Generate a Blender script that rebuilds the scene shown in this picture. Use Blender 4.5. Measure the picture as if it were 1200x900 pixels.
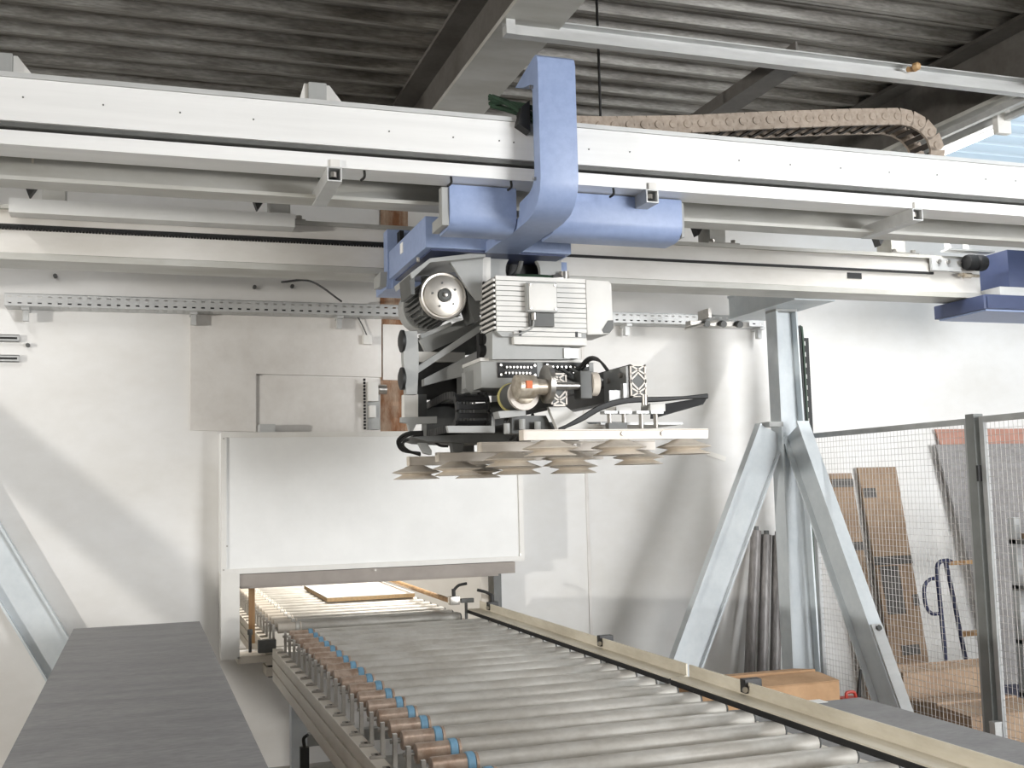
import bpy, bmesh, math, random
from mathutils import Vector, Matrix
random.seed(7)
for o in list(bpy.data.objects): bpy.data.objects.remove(o, do_unlink=True)
scene = bpy.context.scene
col = scene.collection
# ------------------------------------------------------------------ camera
F = 1281.776                                   # focal length in pixels for a 1200 wide frame
RW = Matrix(((0.947294, -0.319447, -0.024257), (0.007562, 0.097991, -0.995159), (0.320277, 0.942524, 0.095242)))
CAM = Vector((0, 0, 1.6))                      # world: X along the gantry, Y towards the back wall, Z up
cd = bpy.data.cameras.new('camera'); cd.sensor_width = 36.0; cd.lens = F * 36.0 / 1200.0
cam = bpy.data.objects.new('camera', cd); col.objects.link(cam)
m = Matrix((RW[0], -RW[1], -RW[2])).transposed().to_4x4(); m.translation = CAM
cam.matrix_world = m; cd.clip_start = 0.05
scene.camera = cam
# ------------------------------------------------------------------ world, light, exposure
def rgb(c):
    def f(v):
        v /= 255.0
        return v / 12.92 if v <= .04045 else ((v + .055) / 1.055) ** 2.4
    return (f(c[0]), f(c[1]), f(c[2]), 1)
w = bpy.data.worlds.new('world'); scene.world = w; w.use_nodes = True
w.node_tree.nodes['Background'].inputs[0].default_value = (.88, .94, 1.0, 1)
w.node_tree.nodes['Background'].inputs[1].default_value = 3.6
def area(name, loc, target, sx, sy, power, color, spread=180):
    l = bpy.data.lights.new(name, 'AREA'); l.shape = 'RECTANGLE'; l.size = sx; l.size_y = sy
    l.energy = power; l.color = color; l.spread = math.radians(spread)
    o = bpy.data.objects.new(name, l); col.objects.link(o); o.location = loc
    o.rotation_euler = (Vector(target) - Vector(loc)).to_track_quat('-Z', 'Y').to_euler()
    return o
area('daylight_door', (7.4, -5.9, 2.0), (5.0, 6, 1.9), 4.2, 3.4, 480, (.99, .995, 1.0), 125)
area('daylight_window', (-11.9, -1.75, 1.7), (-.2, 6.75, 1.7), .42, .42, 860, (1.0, .965, .91))
area('next_room_lamp', (2.2, 8.6, 3.2), (1.5, 8.6, 0), 1.6, 1.6, 170, (1.0, .95, .88))
scene.view_settings.view_transform = 'Standard'; scene.view_settings.look = 'None'
scene.view_settings.gamma = 1.0; scene.view_settings.use_curve_mapping = False
scene.view_settings.exposure = 0.05
# ------------------------------------------------------------------ helpers
def at(px, py, X=None, Y=None, Z=None):
    d = RW.transposed() @ Vector(((px - 600) / F, (py - 450) / F, 1))
    t = (X - CAM.x) / d.x if X is not None else (Y - CAM.y) / d.y if Y is not None else (Z - CAM.z) / d.z
    return CAM + d * t
def mat(name, c, rough=.5, metal=0.0, var=.08, scale=6.0, stretch=(1, 1, 1), c2=None, bump=0.0, fine=0.0):
    mt = bpy.data.materials.new(name); mt.use_nodes = True
    nt = mt.node_tree; b = nt.nodes['Principled BSDF']
    b.inputs['Roughness'].default_value = rough; b.inputs['Metallic'].default_value = metal
    g = nt.nodes.new('ShaderNodeNewGeometry'); mp = nt.nodes.new('ShaderNodeMapping')
    mp.inputs['Scale'].default_value = stretch
    nt.links.new(g.outputs['Position'], mp.inputs['Vector'])
    n = nt.nodes.new('ShaderNodeTexNoise'); n.inputs['Scale'].default_value = scale
    n.inputs['Detail'].default_value = 6; n.inputs['Roughness'].default_value = .62
    nt.links.new(mp.outputs['Vector'], n.inputs['Vector'])
    r = nt.nodes.new('ShaderNodeValToRGB')
    a = rgb(c)
    bb = rgb(c2) if c2 else tuple(max(0, v * (1 - 2.2 * var)) for v in a[:3]) + (1,)
    r.color_ramp.elements[0].position = .36; r.color_ramp.elements[0].color = bb
    r.color_ramp.elements[1].position = .62; r.color_ramp.elements[1].color = a
    nt.links.new(n.outputs['Fac'], r.inputs['Fac']); out = r.outputs['Color']
    if fine:
        n2 = nt.nodes.new('ShaderNodeTexNoise'); n2.inputs['Scale'].default_value = scale * 9; n2.inputs['Detail'].default_value = 4
        nt.links.new(mp.outputs['Vector'], n2.inputs['Vector'])
        mx = nt.nodes.new('ShaderNodeMixRGB'); mx.blend_type = 'OVERLAY'; mx.inputs[0].default_value = fine
        nt.links.new(out, mx.inputs[1]); nt.links.new(n2.outputs['Fac'], mx.inputs[2]); out = mx.outputs[0]
    nt.links.new(out, b.inputs['Base Color'])
    if bump:
        bp = nt.nodes.new('ShaderNodeBump'); bp.inputs['Strength'].default_value = bump; bp.inputs['Distance'].default_value = .01
        nt.links.new(n.outputs['Fac'], bp.inputs['Height']); nt.links.new(bp.outputs[0], b.inputs['Normal'])
    return mt
class MB:
    def __init__(s): s.v = []; s.f = []
    def add(s, vs, fs):
        k = len(s.v); s.v += [Vector(q) for q in vs]; s.f += [tuple(k + i for i in f) for f in fs]; return s
    def box(s, x0, x1, y0, y1, z0, z1):
        return s.add([(x0,y0,z0),(x1,y0,z0),(x1,y1,z0),(x0,y1,z0),(x0,y0,z1),(x1,y0,z1),(x1,y1,z1),(x0,y1,z1)],
                     [(0,3,2,1),(4,5,6,7),(0,1,5,4),(1,2,6,5),(2,3,7,6),(3,0,4,7)])
    def hexa(s, p):          # eight corners: bottom four then top four
        return s.add(p, [(0,3,2,1),(4,5,6,7),(0,1,5,4),(1,2,6,5),(2,3,7,6),(3,0,4,7)])
    def slab(s, p, q, u, a, b):   # beam from p to q; u = half vector of one side, a/b = half sizes along u and the third axis
        p = Vector(p); q = Vector(q); d = (q - p).normalized(); u = Vector(u); u = (u - d * u.dot(d)).normalized(); n = d.cross(u)
        c = [(-1,-1),(1,-1),(1,1),(-1,1)]
        return s.hexa([p + u * a * i + n * b * j for i, j in c] + [q + u * a * i + n * b * j for i, j in c])
    def prism(s, pts, axis, a, b):
        n = len(pts)
        def mk(t, c): return {'x': (c, t[0], t[1]), 'y': (t[0], c, t[1]), 'z': (t[0], t[1], c)}[axis]
        return s.add([mk(t, a) for t in pts] + [mk(t, b) for t in pts],
                     [tuple(range(n)), tuple(range(2 * n - 1, n - 1, -1))] + [(i, (i + 1) % n, n + (i + 1) % n, n + i) for i in range(n)])
    def lathe(s, prof, o, d, n=20):
        o = Vector(o); d = Vector(d).normalized(); u = d.orthogonal().normalized(); w2 = d.cross(u); vs = []; fs = []
        k = len(prof)
        for r, h in prof:
            for i in range(n):
                t = 2 * math.pi * i / n; vs.append(o + d * h + (u * math.cos(t) + w2 * math.sin(t)) * r)
        for j in range(k - 1):
            for i in range(n): fs.append((j*n+i, j*n+(i+1) % n, (j+1)*n+(i+1) % n, (j+1)*n+i))
        fs.append(tuple(range(n-1, -1, -1))); fs.append(tuple((k-1)*n+i for i in range(n)))
        return s.add(vs, fs)
    def tube(s, p, q, r, n=12, r2=None):
        p = Vector(p); q = Vector(q); return s.lathe([(r, 0), (r2 if r2 else r, (q - p).length)], p, q - p, n)
    def path(s, pts, r, n=7, sub=4):
        P0 = [Vector(p) for p in pts]; pts = []
        if len(P0) > 2 and sub > 1:
            E0 = [P0[0] * 2 - P0[1]] + P0 + [P0[-1] * 2 - P0[-2]]
            for i in range(1, len(E0) - 2):
                a, b, c, d = E0[i-1:i+3]
                for k in range(sub):
                    t = k / sub
                    pts.append(.5 * ((2*b) + (c-a)*t + (2*a-5*b+4*c-d)*t*t + (3*b-a-3*c+d)*t**3))
            pts.append(P0[-1])
        else: pts = P0
        vs = []; fs = []; u = None
        for i, p in enumerate(pts):
            d = (pts[min(i+1, len(pts)-1)] - pts[max(i-1, 0)]).normalized()
            u = d.orthogonal().normalized() if u is None else (u - d * u.dot(d)).normalized()
            w2 = d.cross(u)
            for j in range(n):
                t = 2 * math.pi * j / n; vs.append(p + (u * math.cos(t) + w2 * math.sin(t)) * r)
        for i in range(len(pts) - 1):
            for j in range(n): fs.append((i*n+j, i*n+(j+1) % n, (i+1)*n+(j+1) % n, (i+1)*n+j))
        fs.append(tuple(range(n-1, -1, -1))); fs.append(tuple((len(pts)-1)*n+j for j in range(n)))
        return s.add(vs, fs)
    def plate_holes(s, o, u, v, t, nu, nv, fu, fv):   # perforated plate: nu x nv cells, hole fraction fu, fv
        o = Vector(o); u = Vector(u); v = Vector(v); t = Vector(t)
        for i in range(nu):
            for j in range(nv):
                a = o + u * i + v * j; e = (1 - fu) / 2; g = (1 - fv) / 2
                for (u0, u1, v0, v1) in ((0, 1, 0, g), (0, 1, 1 - g, 1), (0, e, g, 1 - g), (1 - e, 1, g, 1 - g)):
                    q = [a + u*u0 + v*v0, a + u*u1 + v*v0, a + u*u1 + v*v1, a + u*u0 + v*v1]
                    s.hexa(q + [x + t for x in q])
        return s
    def build(s, name, mt, parent=None, bevel=0.0, kind=None, label=None, sharp=.6):
        lo = Vector([min(v[i] for v in s.v) for i in range(3)]); hi = Vector([max(v[i] for v in s.v) for i in range(3)])
        o = (lo + hi) / 2
        if parent is None: o.z = lo.z
        me = bpy.data.meshes.new(name); me.from_pydata([v - o for v in s.v], [], s.f)
        bm = bmesh.new(); bm.from_mesh(me)
        bmesh.ops.recalc_face_normals(bm, faces=bm.faces)
        if bevel: bmesh.ops.bevel(bm, geom=[e for e in bm.edges if len(e.link_faces) == 2 and e.calc_face_angle(0) > .7], offset=bevel, segments=2, profile=.7, affect='EDGES')
        for f in bm.faces: f.smooth = True
        for e in bm.edges: e.smooth = len(e.link_faces) == 2 and e.calc_face_angle(0) < sharp
        bm.to_mesh(me); bm.free(); me.materials.append(mt)
        ob = bpy.data.objects.new(name, me); col.objects.link(ob); place(ob, o, parent)
        if kind: ob['kind'] = kind
        if label: ob['label'] = label
        return ob
WL = {}
def place(ob, loc, parent):
    loc = Vector(loc); WL[ob.name] = loc
    if parent is not None: ob.parent = parent; ob.location = loc - WL[parent.name]
    else: ob.location = loc
def inst(src, name, parent, delta):
    ob = bpy.data.objects.new(name, src.data); col.objects.link(ob); place(ob, WL[src.name] + Vector(delta), parent)
    return ob
def thing(name, label, cat, loc, group=None):
    o = bpy.data.objects.new(name, None); col.objects.link(o); o.empty_display_size = .1; place(o, loc, None)
    o['label'] = label; o['category'] = cat
    if group: o['group'] = group
    return o
def tag(o, label, cat, group=None):
    o['label'] = label; o['category'] = cat
    if group: o['group'] = group
    return o
# ------------------------------------------------------------------ materials
M_wall = mat('plaster_wall', (233, 232, 230), .85, 0, .03, 1.3, (1, 1, 1.6), c2=(225, 223, 219), bump=.06, fine=.10)
M_wall2 = mat('plaster_wall_white', (236, 235, 232), .85, 0, .02, 1.2, c2=(226, 224, 220))
M_panel = mat('plasterboard', (228, 225, 221), .85, 0, .05, 3, c2=(216, 212, 207), fine=.12)
M_floor = mat('concrete_floor', (178, 174, 167), .7, 0, .12, 1.5, fine=.3)
M_deck = mat('weathered_roof_deck', (160, 157, 151), .5, .15, .2, 9, (.25, 3, 1), c2=(108, 103, 96), fine=.6)
M_roofsteel = mat('painted_roof_steel', (104, 101, 97), .6, 0, .1, 4, c2=(88, 84, 79), fine=.2)
M_galv = mat('galvanised_channel', (204, 205, 204), .45, .3, .06, 12, (.3, 1, 1))
M_alu = mat('brushed_aluminium_cover', (241, 241, 240), .38, .1, .03, 20, (.05, 1, 1))
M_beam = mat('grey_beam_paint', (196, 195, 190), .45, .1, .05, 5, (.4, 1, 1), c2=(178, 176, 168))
M_rear = mat('cream_grey_beam_paint', (226, 223, 218), .4, .05, .05, 5, (.4, 1, 1), c2=(212, 208, 201))
M_blue = mat('light_blue_paint', (150, 167, 203), .42, 0, .03, 30, c2=(142, 159, 196))
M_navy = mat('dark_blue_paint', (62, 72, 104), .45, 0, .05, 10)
M_col = mat('grey_blue_column_paint', (216, 222, 225), .5, 0, .05, 4, c2=(204, 211, 215), fine=.12)
M_grey = mat('machine_grey_paint', (168, 169, 167), .45, 0, .05, 8)
M_dgrey = mat('dark_machine_grey', (96, 97, 95), .5, .1, .1, 9)
M_white = mat('white_housing', (226, 224, 219), .45, 0, .03, 6)
M_hood = mat('white_sheet_panel', (238, 238, 236), .5, 0, .02, 3, c2=(231, 231, 229))
M_black = mat('black_plastic', (34, 34, 34), .5, 0, .15, 20)
M_rubber = mat('black_rubber', (26, 26, 27), .7, 0, .1, 20)
M_steel = mat('bare_steel', (190, 186, 180), .3, .85, .1, 15)
M_disc = mat('polished_disc_steel', (212, 206, 197), .36, .8, .05, 20)
M_roller = mat('zinc_roller', (208, 205, 198), .45, .2, .05, 10, (.6, 1, 1), c2=(186, 181, 172), fine=.08)
M_sleeve = mat('tarnished_roller_sleeve', (204, 184, 168), .34, .35, .16, 22, c2=(168, 142, 122))
M_band = mat('blue_drive_band', (122, 166, 194), .5, 0, .1, 30)
M_frame = mat('conveyor_frame_aluminium', (226, 219, 207), .45, .1, .06, 7, (1, .3, 1), c2=(212, 204, 191))
M_rail = mat('guide_rail_steel', (226, 219, 202), .45, .12, .08, 10, (1, .25, 1), c2=(204, 196, 178), fine=.15)
M_lintel = mat('shaded_lintel_steel', (158, 150, 143), .6, .1, .06, 6)  # grey-brown darkened to paint in the shade over the opening
M_laminate = mat('dark_grey_laminate', (140, 139, 139), .5, 0, .1, 6, (.6, 1.5, 1), c2=(126, 125, 126), fine=.3)
M_edge = mat('board_edge', (150, 146, 142), .7, 0, .05, 10)
M_cup = mat('beige_rubber_cup', (222, 213, 200), .6, 0, .05, 10, c2=(206, 196, 182))
M_bar = mat('suction_bar_aluminium', (212, 204, 194), .45, .1, .04, 14, (.3, 1, 1))
M_chain = mat('dusty_brown_chain', (172, 158, 144), .65, 0, .08, 30, c2=(150, 136, 122))
M_chaindark = mat('chain_underside', (72, 64, 58), .7, 0, .1, 20)
M_green = mat('dark_green_cable', (52, 74, 58), .5, 0, .15, 20)
M_wood = mat('pale_wood', (190, 156, 112), .6, 0, .12, 6, (4, 4, .6), c2=(158, 120, 80))
M_rust = mat('rusty_stained_post', (176, 152, 130), .75, 0, .2, 8, (2, 2, .6), c2=(128, 84, 52), fine=.3)
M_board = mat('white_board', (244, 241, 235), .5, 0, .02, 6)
M_chip = mat('chipboard_edge', (206, 176, 136), .8, 0, .1, 60)
M_card = mat('cardboard', (186, 150, 114), .8, 0, .07, 5, c2=(170, 134, 98), fine=.1)
M_cardg = mat('brown_wrapped_board', (158, 134, 110), .75, 0, .08, 5, c2=(138, 114, 92), fine=.12)
M_tape = mat('dark_tape', (86, 82, 78), .5, 0, .1, 10)  # also colours the painted shadow patch on the broad plank
M_gboard = mat('grey_fibre_board', (150, 148, 147), .8, 0, .06, 18, c2=(134, 131, 130), fine=.3)
M_rboard = mat('red_brown_board', (184, 138, 122), .8, 0, .06, 10)
M_trolley = mat('trolley_blue_paint', (34, 40, 74), .45, 0, .06, 10)
M_fence = mat('grey_fence_paint', (176, 178, 178), .42, .1, .06, 9, c2=(162, 164, 164))
M_post = mat('dark_grey_post_paint', (128, 131, 129), .45, .1, .06, 9)
M_wire = mat('fence_wire', (196, 192, 188), .45, .2, .05, 10)
M_roll = mat('grey_foil_roll', (138, 134, 132), .45, .1, .1, 10, (6, 6, .4), c2=(112, 108, 106))
M_red = mat('red_plastic', (190, 66, 52), .5, 0, .1, 10)
M_orange = mat('orange_label', (222, 120, 72), .6, 0, .05, 30)
M_yellow = mat('yellow_ring', (206, 196, 128), .5, 0, .08, 20)
M_brass = mat('brassy_steel', (196, 187, 172), .36, .45, .12, 25, c2=(158, 146, 128))
M_paper = mat('white_paper', (244, 243, 240), .8, 0, .01, 5)
M_lamp = bpy.data.materials.new('fluorescent_tube'); M_lamp.use_nodes = True
_b = M_lamp.node_tree.nodes['Principled BSDF']; _b.inputs['Base Color'].default_value = (.9, .9, .9, 1)
_b.inputs['Emission Color'].default_value = (1, .98, .95, 1); _b.inputs['Emission Strength'].default_value = 3.0
M_sky = bpy.data.materials.new('lit_deck_sheet'); M_sky.use_nodes = True
_n = M_sky.node_tree; _n.nodes.remove(_n.nodes['Principled BSDF'])
_t = _n.nodes.new('ShaderNodeBsdfTranslucent'); _t.inputs[0].default_value = (.40, .46, .50, 1)
_d = _n.nodes.new('ShaderNodeBsdfDiffuse'); _d.inputs[0].default_value = (.55, .62, .67, 1)
_x = _n.nodes.new('ShaderNodeMixShader'); _x.inputs[0].default_value = .45
_n.links.new(_t.outputs[0], _x.inputs[1]); _n.links.new(_d.outputs[0], _x.inputs[2]); _n.links.new(_x.outputs[0], _n.nodes['Material Output'].inputs[0])
# ------------------------------------------------------------------ the hall
YW = 6.75
def struct(o, label=None):
    o['kind'] = 'structure'
    if label: o['label'] = label
    return o
struct(MB().box(-12.2, 11.2, -6.2, 12.2, -.15, 0).build('floor', M_floor), 'bare grey concrete floor of the hall')
OX0, OX1, OZ0, OZ1 = .55, 2.12, .66, 1.06
wb = MB(); wb.box(-12, OX0, YW, YW+.22, 0, 4.1); wb.box(OX1, 11, YW, YW+.22, 0, 4.1); wb.box(OX0, OX1, YW, YW+.22, OZ1, 4.1); wb.box(OX0, OX1, YW, YW+.22, 0, OZ0)
wall_back = struct(wb.build('wall_back', M_wall), 'white plastered back wall with a conveyor opening')
struct(MB().box(11, 11.2, -6.2, 12.2, 0, 4.1).build('wall_right', M_wall2), 'plain white side wall')
wl = MB(); WY0, WY1, WZ0, WZ1 = -2.2, -1.3, 1.25, 2.15
wl.box(-12.2, -12, -6.2, WY0, 0, 4.1); wl.box(-12.2, -12, WY1, 12.2, 0, 4.1); wl.box(-12.2, -12, WY0, WY1, 0, WZ0); wl.box(-12.2, -12, WY0, WY1, WZ1, 4.1)
struct(wl.build('wall_left', M_wall2), 'plain side wall with a small window')
wf = MB(); wf.box(-12, 5.2, -6.2, -6, 0, 4.1); wf.box(9.6, 11, -6.2, -6, 0, 4.1); wf.box(5.2, 9.6, -6.2, -6, 3.75, 4.1)
struct(wf.build('wall_front', M_wall2), 'plain wall with a wide open doorway')
struct(MB().box(-12, 11, 12, 12.2, 0, 4.1).build('wall_rear', M_wall2), 'white wall of the room behind the opening')
# roof deck: trapezoidal ribs along X, pitch 0.2035
def deck(x0, x1, y0, y1):
    p = .2035; prof = []; y = y1
    while y > y0:
        prof += [(y, 3.985), (y-.034, 3.985), (y-.05, 4.034), (y-.092, 4.034), (y-.098, 4.022), (y-.122, 4.022), (y-.128, 4.034), (y-.186, 4.034)]
        y -= p
    mb = MB(); n = len(prof)
    mb.add([(x0, a, b) for a, b in prof] + [(x1, a, b) for a, b in prof], [(i, i+1, n+i+1, n+i) for i in range(n-1)])
    return mb
ceiling = struct(deck(-12, 4.62, -6, YW).build('ceiling', M_deck, sharp=.2), 'dark weathered corrugated steel roof deck')
deck(6.6, 11, -6, YW).build('deck_sheet', M_deck, ceiling, sharp=.2)
deck(4.62, 6.6, -6, YW).build('lit_deck_sheet', M_sky, ceiling, sharp=.2, label='pale translucent corrugated sheet standing in for brightly lit roof deck')  # translucent stand-in for brightly lit deck, added to let sky light in
MB().box(-12, 11, YW, 12.2, 4.05, 4.15).build('ceiling_slab', M_wall2, ceiling)
def ibeam_y(mb, x0, x1, y0, y1, z0, z1, tf=.022, tw=.014):
    xc = (x0 + x1) / 2
    return mb.box(x0, x1, y0, y1, z0, z0+tf).box(x0, x1, y0, y1, z1-tf, z1).box(xc-tw/2, xc+tw/2, y0, y1, z0+tf, z1-tf)
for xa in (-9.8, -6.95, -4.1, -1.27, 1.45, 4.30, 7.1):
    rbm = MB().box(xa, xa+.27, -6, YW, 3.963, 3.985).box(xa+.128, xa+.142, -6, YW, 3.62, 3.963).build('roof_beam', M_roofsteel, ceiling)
    MB().box(xa, xa+.27, -6, YW, 3.598, 3.62).build('lower_flange', M_beam, rbm)  # lighter grey paints in the light reaching the flange from below
# galvanised channel slung below the roof beams
yc = 4.26
cb0 = at(595, 39, Y=yc).z; cb1 = at(595, 21, Y=yc).z; cm = cb0 + (cb1-cb0)*.55
ch = MB().prism([(yc, cb0), (yc+.05, cb0), (yc+.05, cb1+.012), (yc, cb1+.012), (yc, cb1+.006), (yc+.044, cb1+.006), (yc+.044, cm+.004), (yc+.006, cm+.004), (yc+.006, cm), (yc, cm)], 'x', 1.46, 7.2)
chan = ch.build('ceiling_channel', M_galv, ceiling, label='long galvanised channel slung across the roof beams')
MB().box(1.46, 1.50, yc-.006, yc-.001, cb0-.002, cb1+.014).build('channel_clip', M_galv, chan)
MB().box(2.93, 3.06, yc+.051, 6.7, cb1+.013, cb1+.023).box(2.93, 2.94, yc+.051, 6.7, cb1+.023, cb1+.08).build('roof_strut', M_roofsteel, ceiling, label='dark angle strut running to the back wall')
c0 = at(1070, 81, Y=yc-.02)
MB().lathe([(.012, 0), (.022, .01), (.02, .03), (.008, .04)], c0 + Vector((-.01, -.01, 0)), (.4, -1, .1), 8).lathe([(.014, 0), (.01, .05)], c0 + Vector((-.03, 0, -.004)), (1, .1, .1), 7).build('insulator', M_wood, chan)
# pipe rails under the second roof beam
for dx, z in ((.02, 3.56), (.14, 3.55)):
    MB().box(4.30+dx, 4.33+dx, 3.2, 6.7, z-.02, z+.015).build('cable_duct', M_galv, ceiling)
MB().box(2.02, 2.025, yc+.3, yc+.32, 3.3, 3.99).build('hanger_rod', M_black, ceiling)
# ---- wall-mounted bits that belong to the wall
def wallplate(name, pts, t, mt, y=YW, **k):
    p2 = [(at(a, b, Y=y-t)) for a, b in pts]
    return MB().prism([(q.x, q.z) for q in p2], 'y', y-t, y).build(name, mt, wall_back, **k)
wallplate('wall_panel', [(223, 368), (447, 374), (447, 442), (300, 438), (300, 506), (223, 504)], .028, M_panel, label='cream plasterboard sheet with a torn lower edge')
wallplate('wall_panel', [(300, 440), (447, 444), (447, 506), (300, 506)], .012, M_panel)
wallplate('wall_panel', [(449, 380), (479, 381), (479, 446), (449, 445)], .03, M_panel)
wallplate('rusty_post', [(446, 240), (478, 241), (478, 507), (446, 507)], .015, M_rust, label='rusty stained upright showing through the plaster')
for x, ya, yb in ((687, 556, 760),):
    q0 = at(x-1.5, ya, Y=YW); q1 = at(x+5, yb, Y=YW)
    MB().box(q0.x, q0.x+.02, YW-.006, YW, .05, q0.z+.9).build('wall_seam', M_panel, wall_back)
for px, py, L in ((0, 396, 23), (0, 420, 23)):
    a = at(px-40, py, Y=YW); b = at(px+L, py+1, Y=YW)
    o = MB().box(a.x, b.x, YW-.03, YW-.024, a.z-.02, a.z+.02).box(a.x, b.x, YW-.03, YW, a.z+.016, a.z+.02).box(a.x, b.x, YW-.03, YW, a.z-.02, a.z-.016).build('mounting_rail', M_galv, wall_back)
    MB().box(a.x, b.x-.01, YW-.032, YW-.0305, a.z-.006, a.z+.006).build('slot', M_black, o)
for px, py in ((33, 405), (65, 324), (298, 337), (342, 336)):
    q = at(px, py, Y=YW)
    MB().tube(q, q - Vector((0, .03, 0)), .012, 8).build('wall_bolt', M_dgrey, wall_back)
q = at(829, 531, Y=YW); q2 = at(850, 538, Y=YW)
MB().slab(q - Vector((0, .004, 0)), q2 - Vector((0, .004, 0)), (0, 0, 1), .016, .003).build('white_strip', M_board, wall_back)  # thin slanted white strip on the wall
# wall sill and lintel of the opening
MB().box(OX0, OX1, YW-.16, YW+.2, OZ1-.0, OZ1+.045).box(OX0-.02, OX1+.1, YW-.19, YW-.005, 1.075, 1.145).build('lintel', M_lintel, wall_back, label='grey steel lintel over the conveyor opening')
MB().box(OX0-.02, OX0+.22, YW-.2, YW, OZ0-.02, OZ0+.02).build('sill_bracket', M_frame, wall_back)
MB().box(OX1-.02, OX1+.03, YW-.12, YW-.002, .78, 1.075).build('jamb_strip', M_dgrey, wall_back)
# ------------------------------------------------------------------ white hood over the opening
HY = 6.53
hood = thing('opening_hood', 'large white rectangular hood box above the conveyor opening', 'hood', (1.36, 6.64, 1.15))
hx0, hx1, hz0, hz1 = .435, 2.275, 1.15, 1.965
MB().box(hx0, hx1, HY+.012, YW-.002, hz0, hz1).build('body', M_hood, hood)
for b in ((hx0, hx1, hz0, hz0+.03), (hx0, hx1, hz1-.03, hz1)):
    MB().box(b[0], b[1], HY, HY+.012, b[2], b[3]).build('trim', M_white, hood)
for b in ((hx0, hx0+.03), (hx1-.03, hx1)):
    MB().box(b[0], b[1], HY, HY+.012, hz0+.03, hz1-.03).build('trim', M_white, hood)
lf = MB().box(hx0+.002, hx0+.105, HY+.02, YW-.002, .668, hz0).build('leg', M_white, hood)
for px in (313,):
    q = at(px, 503, Y=HY+.08)
    MB().prism([(HY+.05, hz1), (HY+.05, hz1+.05), (YW-.002, hz1+.05), (YW-.002, hz1)], 'x', q.x-.045, q.x+.045).build('top_bracket', M_galv, hood)
for px, py in ((262, 514), (266, 640), (262, 668), (610, 650), (440, 668), (590, 509)):
    q = at(px, py, Y=HY)
    MB().tube((q.x, HY, q.z), (q.x, HY-.004, q.z), .005, 8).build('screw', M_steel, hood)
# ------------------------------------------------------------------ cable tray on the wall
tray = thing('cable_tray', 'perforated galvanised cable tray running along the back wall', 'cable tray', (1.7, 6.65, 2.70))
tx0, tx1 = at(5, 350, Y=6.6).x, at(895, 375, Y=6.6).x
n = int((tx1 - tx0) / .052); du = (tx1 - tx0) / n
MB().plate_holes((tx0, 6.6, 2.685), (du, 0, 0), (0, 0, .0345), (0, .003, 0), n, 2, .4, .26).build('perforated_side', M_galv, tray)
MB().plate_holes((tx0, 6.603, 2.685), (du, 0, 0), (0, .0345, 0), (0, 0, .003), n, 4, .4, .26).build('perforated_base', M_galv, tray)
MB().box(tx0, tx1, YW-.006, YW-.002, 2.685, 2.755).box(tx0, tx1, 6.6, 6.612, 2.752, 2.757).build('back_side', M_galv, tray)
for px in (30, 227, 398, 560, 735, 890):
    x = at(px, 360, Y=6.65).x
    MB().box(x-.02, x+.02, 6.62, YW-.002, 2.668, 2.684).box(x-.015, x+.015, 6.66, 6.70, 2.61, 2.668).build('bracket', M_galv, tray)
cb = MB()
for k in range(4):
    cb.path([(tx0+.02, 6.63+.025*k, 2.70), (.8, 6.635+.022*k, 2.705), (2.2, 6.63+.025*k, 2.70), (tx1-.02, 6.63+.02*k, 2.703)], .008, 6, 6)
tag(cb.build('cable_bundle', M_black), 'black cables lying in the perforated wall tray', 'cable')
tag(MB().path([Vector((at(333, 319, Y=5.6).x, 5.7, 2.70)), at(365, 330, Y=5.95), at(400, 353, Y=6.62)], .006, 6, 6).build('cable', M_black), 'loose black cable drooping from rear beam to wall tray', 'cable')
# small wall devices
d = thing('wall_sensor', 'small white sensor box with thin cable on the plasterboard', 'sensor', at(430, 398, Y=6.72))
a = at(425, 393, Y=6.70); b = at(435, 404, Y=6.70)
MB().box(a.x, b.x, 6.675, 6.722, b.z, a.z).build('casing', M_white, d, .004)
MB().path([((a.x+b.x)/2, 6.70, a.z), at(424, 380, Y=6.70), at(416, 366, Y=6.68)], .004, 6).build('lead', M_dgrey, d)
d = thing('gate_actuator', 'grey and white actuator with chain above the white hood', 'actuator', at(436, 500, Y=6.7))
a = at(426, 448, Y=6.66); b = at(446, 503, Y=6.66); b.z = max(b.z, 1.972)
MB().box(a.x+.03, b.x, 6.68, 6.735, b.z, a.z-.06).build('mount_plate', M_grey, d)
MB().box(a.x+.02, a.x+.085, 6.62, 6.68, a.z-.12, a.z).build('motor_box', M_white, d, .004)
MB().tube((a.x+.085, 6.65, a.z-.045), (a.x+.14, 6.65, a.z-.045), .03, 14).build('shaft', M_steel, d)
MB().box(a.x+.03, a.x+.07, 6.63, 6.68, a.z-.22, a.z-.145).build('switch_box', M_white, d, .003)
chn = MB()
for k in range(16): chn.box(a.x, a.x+.012, 6.655, 6.675, b.z+.02*k, b.z+.02*k+.014)
chn.build('drive_chain', M_rubber, d)
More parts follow.
